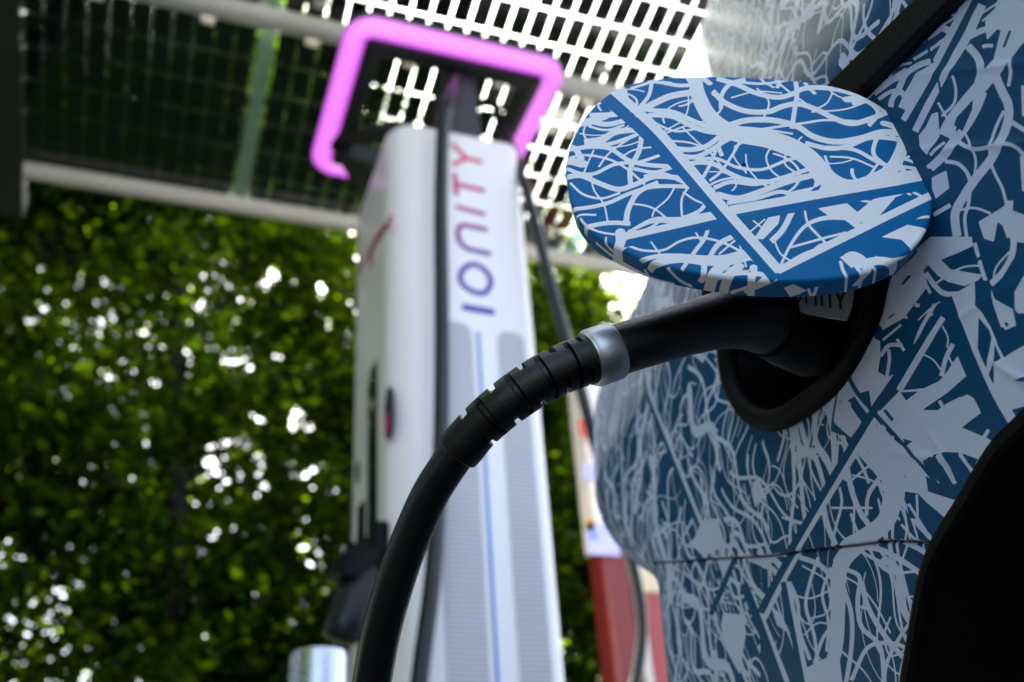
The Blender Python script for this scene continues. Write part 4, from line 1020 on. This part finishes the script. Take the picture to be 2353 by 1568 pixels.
# connector docked on the side
dk = Thing('charging_connector', sd(800, 1400), 'black charging connector hanging docked on the left side of the white charger', 'connector')
dP = lambda x, y, o: hit(x, y, (0, 2.30 + o, 0), (0, 1, 0))
dk.part('connector_head', tube(catmull([dP(850, 1285, .04), dP(826, 1300, 0), dP(800, 1318, -.02), dP(793, 1336, -.02)], 6), [.055] * 19, 24, True, (0, 1, 0), ry=.045), M['black_plastic'])
dk.part('grip', tube(catmull([dP(832, 1325, 0), dP(818, 1370, -.02), dP(800, 1420, -.03), dP(784, 1455, -.03), dP(776, 1474, -.03)], 8), np.interp(np.linspace(0, 1, 33), [0, .3, .7, .92, 1], [.05, .052, .046, .038, .02]), 24, True, (0, 1, 0)), M['rubber'])
dk.part('cable_tail', tube(catmull([dP(835, 1440, .02), dP(845, 1520, .05), dP(842, 1640, .05), np.array([.46, 2.36, .35]), np.array([.47, 2.42, .08]), np.array([.56, 2.5, .1])], 8), .018, 14, True, (0, 1, 0)), M['cable'])

# second lead: from the halo down the right side, behind the car's tail to the ground
hang = [(1128, 235, 2.40), (1150, 285, 2.36), (1178, 345, 2.30), (1205, 425, 2.22), (1232, 520, 2.18), (1262, 640, 2.16), (1300, 775, 2.16), (1338, 905, 2.18), (1362, 1000, 2.2), (1400, 1130, 2.25), (1440, 1250, 2.3), (1468, 1370, 2.32), (1474, 1460, 2.33), (1462, 1560, 2.33), (1440, 1700, 2.33)]
hp3 = [hit(x, y, (0, yy, 0), (0, 1, 0)) for x, y, yy in hang]
hp3 = hp3[:-1] + [hp3[-1], np.array([hp3[-1][0] - .1, 2.35, .25]), np.array([1.0, 2.4, .1])]
hc = catmull([np.array([.85, 2.5, 3.19])] + hp3, 8)
t2 = Thing('hanging_cable', (hp3[0][0], 2.4, 0), 'black cable hanging from the magenta halo down the right side of the white charger', 'cable')
t2.part('cable_jacket', tube(hc, .0165, 16, True, (1, 0, 0)), M['cable'])

# ------------------------------------------------------------------ steel bollard
bt = at(733, 1500, 2.0)
bo = Thing('steel_bollard', (bt[0], bt[1], 0), 'brushed steel bollard standing left of the white charger', 'bollard')
h_ = bt[2]
bo.part('post', lathe([(.0, .0), (.059, .0), (.059, h_ - .012), (.056, h_ - .003), (.05, h_), (0, h_)], (bt[0], bt[1], 0), 40), M['steel'], auto=40)
bo.part('base_flange', lathe([(.062, .012), (.1, .01), (.1, 0)], (bt[0], bt[1], 0), 32), M['steel'])

# ------------------------------------------------------------------ second charger, red and white
D2 = 4.2
q0, q1 = at(1322, 900, D2), at(1440, 1300, D2)
YB = q0[1]
pr = lambda x, y: hit(x, y, (0, YB, 0), (0, 1, 0))
zb = pr(1385, 1252)[2]
x0 = pr(1368, 1200)[0]; x1 = x0 + .42
sp2 = Thing('red_white_charger', (x0 + .2, YB + .2, 0), 'white and red charging post with stickers between the white charger and the car', 'charger')
def prism(xa, xb, ya, yb, z0, z1, r):
    L2_ = rrect(xa, xb, ya, yb, r, 6)
    return stack([np.column_stack([L2_, np.full(len(L2_), z)]) for z in (z0, z1)])
ztop = pr(1320, 850)[2] + .1
sp2.part('upper_casing', prism(x0, x1, YB, YB + .15, zb, ztop, .03), M['white_paint'], auto=40)
xr = pr(1455, 1330)[0]
sp2.part('lower_casing', prism(x0 + .015, xr, YB + .005, YB + .15, 0, zb - .004, .03), M['red'], auto=40)
sp2.part('edge_trim', prism(xr + .002, xr + .035, YB + .002, YB + .14, 0, zb - .004, .008), M['galv'], auto=40)
def sticker(x, y, w, h, m, lab_):
    p = pr(x, y); sp2.part(lab_, box((p[0], YB - .0025, p[2]), (w, .006, h)), m, smooth=False)
p = pr(1348, 985)
sp2.part('red_sticker', stack([np.array([[p[0] + .035 * math.cos(a), y_, p[2] + .05 * math.sin(a)] for a in np.linspace(0, 2 * np.pi, 20, endpoint=False)]) for y_ in (YB + .002, YB - .004)]), M['red_dot'], smooth=False)
sticker(1352, 1085, .05, .07, M['pale_st'], 'lilac_sticker'); sticker(1355, 1208, .035, .05, M['yellow'], 'yellow_sticker')
sticker(1385, 1240, .13, .13, M['pale_st'], 'info_sticker')
pp = pr(1362, 1232); sp2.part('blue_mark', box((pp[0], YB - .006, pp[2]), (.035, .004, .04)), M['blue_st'], smooth=False)
# sign board behind it
g0 = at(1490, 1300, 5.2); g1 = at(1560, 1600, 5.2)
xs0 = g0[0] - .12
sb = Thing('forecourt_sign', (xs0 + .4, g0[1] + .1, 0), 'cream, yellow and red forecourt sign half hidden behind the car tail', 'sign')
zc = at(1490, 1385, 5.2)[2]; zy = at(1500, 1470, 5.2)[2]
sb.part('cream_panel', bbox3((xs0 + .4, g0[1], (zc + zc + .7) / 2), (.8, .12, .7), .02), M['cream'])
sb.part('yellow_panel', bbox3((xs0 + .47, g0[1] - .002, (zy - .35 + zc) / 2), (.62, .11, zc - zy + .35), .015), M['yellow'])
sb.part('red_panel', bbox3((xs0 + .085, g0[1] - .004, (zc) / 2), (.15, .13, zc - .003), .015), M['pink'])
sb.part('post', bbox3((xs0 + .5, g0[1] + .02, (zy - .35) / 2), (.2, .08, zy - .36), .01), M['dark_steel'])

# ------------------------------------------------------------------ solar canopy
cd = unit([0, .97505, -.2218]); cn = unit(np.cross([1, 0, 0], cd)); KS = 1.2
p0 = EYE + (np.array([1.75108, 2.68412, 3.3]) - EYE) * KS
cx = lambda u, v, w=0: np.array([0, p0[1], p0[2]]) + np.array([1.0, 0, 0]) * u + cd * v + cn * w
can = Thing('solar_canopy', (0, 4.2, 0), 'steel canopy roofed with see-through solar panels above the charger', 'canopy')
AX = np.array([[1, 0, 0], cd, cn])
U_MOD = [(-2.34, -.70), (-.655, .155), (.265, 1.815), (1.925, 3.475)]
UM = [(-.655, .155)]
# module columns: the wide gaps fall at u = .21 and u = 1.88
COLS = [(-.735, .18), (.245, 1.86), (1.945, 3.60)]
ROWS = [(-1.27, -.375), (-.275, .575)]
ROWS = [(-1.29, -.345), (-.305, .64)]
ROWS_ALL = [(-2.27, -1.33)] + ROWS
cnt = 0
for (v0, v1) in ROWS_ALL:
    for ci, (u0, u1) in enumerate(COLS):
        if v1 < 0 and ci == 2: continue
        if v1 < 0 and ci == 1: u1 = 2.03
        nc = max(1, int(round((u1 - u0 - .02) / .0845))); nrw = 6 if v1 > -1.3 else 6
        du = (u1 - u0 - .024) / nc; dv = (v1 - v0 - .03) / nrw
        Vs, Fs = [], []
        g = .0036
        cells = []
        for i in range(nc):
            for j in range(nrw):
                ua, ub = u0 + .012 + i * du + g / 2, u0 + .012 + (i + 1) * du - g / 2
                va, vb = v0 + .015 + j * dv + g / 2, v0 + .015 + (j + 1) * dv - g / 2
                o = len(Vs)
                for w in (.0030, .0036):
                    for a, b in ((ua, va), (ub, va), (ub, vb), (ua, vb)): Vs.append(cx(a, b, w))
                Fs += [(o + 3, o + 2, o + 1, o), (o + 4, o + 5, o + 6, o + 7)] + [(o + k, o + (k + 1) % 4, o + 4 + (k + 1) % 4, o + 4 + k) for k in range(4)]
        pane = can.part('solar_panel', box(cx((u0 + u1) / 2, (v0 + v1) / 2, 0), (u1 - u0, v1 - v0, .005), AX), M['glass'], smooth=False)
        can.part('solar_cells', (np.array(Vs), Fs), M['cell'], pane, smooth=False)
for ug in (.2125, 1.9025):
    for v0, v1 in ROWS_ALL:
        if ug > 1 and v1 < 0: continue
        can.part('joint_strip', box(cx(ug, (v0 + v1) / 2, .001), (.060 if ug < 1 else .08, v1 - v0, .004), AX), M['frosted'], smooth=False)
def beam(u0, u1, v, w, r, name='beam'):
    can.part(name, tube(np.array([cx(u0, v, w), cx((u0 + u1) / 2, v, w), cx(u1, v, w)]), r, 20, True, (0, 0, 1)), M['galv'])
beam(-.76, 3.7, .605, -.045, .040); beam(-.76, 3.7, -.375, -.06, .046); beam(-.76, 3.7, -1.36, -.06, .046)
for v in (.625, -.285, -.46):                      # clamps along the panel edges
    for k in range(10):
        u = -.45 + .42 * k
        can.part('panel_clamp', bbox3(cx(u, v, -.012), (.05, .035, .022), .004, AX), M['galv'])
for u in (-.783, 3.72):
    can.part('rafter', bbox3(cx(u, -.75, -.03), (.15, 3.2, .12), .006, AX), M['dark_steel'])
for u, v in ((-.95, .72), (3.8, .72), (-.95, -2.2), (3.8, -2.2)):
    q = cx(u, v, -.05)
    can.part('post', bbox3((q[0], q[1], q[2] / 2), (.12, .12, q[2]), .008), M['dark_steel'])

# ------------------------------------------------------------------ trees
def tree(x, y, H, z0, rx, n, label, lean=0.0, gaps=.0, seed=0, tone=0.0, name='beech_tree'):
    n = int(n * 1.9)
    g = np.random.default_rng(seed)
    t = Thing(name, (x, y, 0), label, 'tree', 'trees behind the canopy')
    parts = []
    P = np.array([(x, y, 0), (x + .05, y, H * .25), (x + lean * .4, y + .05, H * .5), (x + lean * .8, y, H * .75), (x + lean, y, H * .95)])
    C = catmull(P, 6); parts.append(tube(C, np.linspace(.12, .025, len(C)), 10))
    tips = []
    for k in range(26):
        z = g.uniform(z0 * .8, H * .9); f = z / H
        b = np.array([np.interp(z, C[:, 2], C[:, 0]), np.interp(z, C[:, 2], C[:, 1]), z])
        a = g.uniform(0, 6.3); ln = rx * (1.05 - .55 * f) * g.uniform(.6, 1.1)
        e = b + np.array([math.cos(a) * ln, math.sin(a) * ln * .9, ln * g.uniform(.15, .8)])
        m = (b + e) / 2 + np.array([0, 0, .15 * ln]) + g.normal(0, .06, 3)
        cc = catmull([b, m, e], 5); parts.append(tube(cc, np.linspace(.055 * (1.2 - f), .012, len(cc)), 6)); tips += [cc[3], cc[6], cc[-1]]
    t.part('trunk', merge(*parts), M['bark'])
    # leaf clumps in drifts round the limb tips and through the crown
    ncl = 330
    cl = []
    while len(cl) < ncl:
        if g.random() < .35 and tips:
            c = tips[g.integers(len(tips))] + g.normal(0, .35, 3)
        else:
            z = g.uniform(z0, H); f = (z - z0) / (H - z0)
            r = rx * (1 - .75 * max(0, f - .45) ** 1.2 * 1.5) * math.sqrt(g.uniform(.02, 1)); a = g.uniform(0, 6.3)
            c = np.array([x + lean * z / H + r * math.cos(a), y + .9 * r * math.sin(a), z])
        cl.append(c)
    cl = np.array(cl)
    w = g.lognormal(0, .35, ncl); w /= w.sum()
    ci = g.choice(ncl, n, p=w)
    sg = g.uniform(.17, .40, ncl)[ci]
    c = cl[ci] + g.normal(0, 1, (n, 3)) * sg[:, None] * np.array([1, 1, .55])
    if gaps:                                        # openings where twigs died back
        nh = int(300 * gaps / .2)
        zz = z0 + (H * .8 - z0) * g.random(nh) ** 1.5; xx = x + lean * zz / H + rx * g.uniform(-1, 1, nh); rr = g.lognormal(math.log(.048), .5, nh).clip(.025, .15)
        keep = np.ones(n, bool)
        for k in range(nh):
            dz = c[:, 2] - zz[k] - .55 * (c[:, 1] - y); dx = c[:, 0] - xx[k] - .25 * dz - .12 * (c[:, 1] - y)
            keep &= ~(((dx / rr[k]) ** 2 + (dz / (rr[k] * 1.9)) ** 2 < 1) & (g.random(n) < .97))
        c, ci = c[keep], ci[keep]; n = len(c)
    L = g.uniform(.042, .066, n); W = L * g.uniform(.5, .7, n)
    d = g.normal(0, 1, (n, 3)); d[:, 2] = d[:, 2] * .5 - .45; d /= np.linalg.norm(d, axis=1)[:, None]
    up_ = g.normal(0, .55, (n, 3)) + np.array([0, 0, 1.0]); sd_ = np.cross(d, up_); sd_ /= np.linalg.norm(sd_, axis=1)[:, None]
    nn = np.cross(sd_, d)
    V = np.stack([c - d * L[:, None], c + sd_ * W[:, None] - nn * (W * .25)[:, None], c + d * L[:, None], c - sd_ * W[:, None] - nn * (W * .25)[:, None]], 1).reshape(-1, 3)
    q = np.arange(n)[:, None] * 4 + np.array([[0, 1, 2, 3]])
    me = make_mesh('crown', V - t.base, q, False)
    tn = np.repeat(np.clip(.28 * g.uniform(0, 1, ncl)[ci] ** 2 + .75 * g.uniform(0, 1, n) ** 7 + tone, 0, 1), 4).astype(np.float32)  # a few very bright leaves carry sunlit highlights in their colour
    me.attributes.new('tone', 'FLOAT', 'POINT').data.foreach_set('value', tn)
    link('crown', me, M['leaf'], t.root)
    return t
TREES = [(-2.9, 7.6, 10.8, 1.4, 1.7, 26000, 'dark leafy tree at the far left edge behind the canopy post', .2, .12, 1),
         (-1.3, 8.3, 11.6, 1.2, 1.9, 34000, 'tall dense tree second from the left behind the canopy', -.3, .18, 2),
         (.2, 7.5, 10.6, 1.3, 1.7, 34000, 'leafy tree with a leaning trunk midway between left edge and charger', -.5, .22, 3),
         (.95, 8.6, 9.6, 1.2, 1.25, 30000, 'bushy tree directly left of the white charger', .3, .15, 4),
         (2.9, 7.7, 6.4, 1.0, 1.6, 26000, 'lower rounded tree directly behind the white charger', .1, .15, 5),
         (4.5, 8.3, 5.2, .9, 1.5, 26000, 'low bright tree right of the white charger', .1, .2, 6),
         (6.3, 8.8, 5.0, .9, 1.7, 22000, 'low tree behind the car tail', .0, .2, 8)]
for a in TREES: tree(*a)
for a in ((-4.6, 4.6, 10.5, .9, 2.0, 24000, 'tree beside the parking bay, beyond the far left post', .2, .1, 21), (-4.9, 1.0, 10.0, .7, 2.1, 24000, 'tree beside the bay, level with the car', .1, .1, 22),
          (-4.8, -2.4, 9.0, .7, 2.1, 24000, 'tree beside the bay, behind the car front', -.1, .1, 23)): tree(*a)  # out-of-view trees added to cut the skylight on the car's flank

# ------------------------------------------------------------------ ground
def ground_mat():
    m, nt, b = new_mat('asphalt')
    N = nt.nodes.new; L = nt.links.new
    tc = N('ShaderNodeTexCoord'); n1 = N('ShaderNodeTexNoise'); n1.inputs['Scale'].default_value = 300; n1.inputs['Detail'].default_value = 4
    L(tc.outputs['Object'], n1.inputs['Vector'])
    cr = N('ShaderNodeMix'); cr.data_type = 'RGBA'; cr.inputs['A'].default_value = (.025, .025, .027, 1); cr.inputs['B'].default_value = (.06, .06, .06, 1)
    L(n1.outputs['Fac'], cr.inputs['Factor']); L(cr.outputs['Result'], b.inputs['Base Color']); b.inputs['Roughness'].default_value = .9
    return m
gm = make_mesh('ground', [(-400, -400, 0), (400, -400, 0), (400, 400, 0), (-400, 400, 0)], [(0, 1, 2, 3)], False)
tag(link('ground', gm, ground_mat()), kind='structure')
kb = make_mesh('kerb', *box((1.5, 3.4, .06), (30, .15, .12)), False); tag(link('kerb', kb, pbr('kerb_concrete', (.30, .29, .27), .85, bump=.4, bscale=60)), kind='structure')
vb = make_mesh('verge', *box((1.5, 13.5, .05), (60, 20, .10)), False); tag(link('verge', vb, pbr('verge_grass', (.03, .06, .012), .9, bump=.8, bscale=30, vary=.4, vscale=3)), kind='structure')

# ------------------------------------------------------------------ light, sky, camera
w = bpy.data.worlds.new('World'); sc.world = w; w.use_nodes = True
nt = w.node_tree; bg = nt.nodes['Background']
sky = nt.nodes.new('ShaderNodeTexSky'); sky.sky_type = 'NISHITA'; sky.sun_disc = False
el = math.asin(SUN_DIR[2]); az = math.atan2(SUN_DIR[0], SUN_DIR[1])
sky.sun_elevation = el; sky.sun_rotation = az
sky.air_density = 1.0; sky.dust_density = 3.5; sky.ozone_density = 1.0
hs = nt.nodes.new('ShaderNodeHueSaturation'); hs.inputs['Saturation'].default_value = .72
nt.links.new(sky.outputs['Color'], hs.inputs['Color']); nt.links.new(hs.outputs['Color'], bg.inputs['Color']); bg.inputs['Strength'].default_value = .08
sl = bpy.data.lights.new('sun', 'SUN'); sl.energy = 5.0; sl.angle = R_(.53); sl.color = (1, .95, .87)
so = bpy.data.objects.new('sun', sl); COL.objects.link(so)
so.rotation_euler = Vector(SUN_DIR).to_track_quat('Z', 'Y').to_euler()

cm = bpy.data.cameras.new('camera'); co = bpy.data.objects.new('camera', cm); COL.objects.link(co); sc.camera = co
from mathutils import Matrix
mw = Matrix([list(map(float, r)) for r in S]).to_4x4(); mw.translation = Vector(EYE)
co.matrix_world = mw
cm.sensor_width = 36; cm.lens = F / 2353 * 36; cm.clip_start = .02; cm.clip_end = 2000
cm.dof.use_dof = True; cm.dof.focus_distance = .52; cm.dof.aperture_fstop = 6.8; cm.dof.aperture_blades = 0
sc.view_settings.view_transform = 'Standard'; sc.view_settings.look = 'None'; sc.view_settings.gamma = 1; sc.view_settings.exposure = EXPO
sc.cycles.max_bounces = 10; sc.cycles.transparent_max_bounces = 24; sc.cycles.sample_clamp_indirect = 6
sc.cycles.use_denoising = True
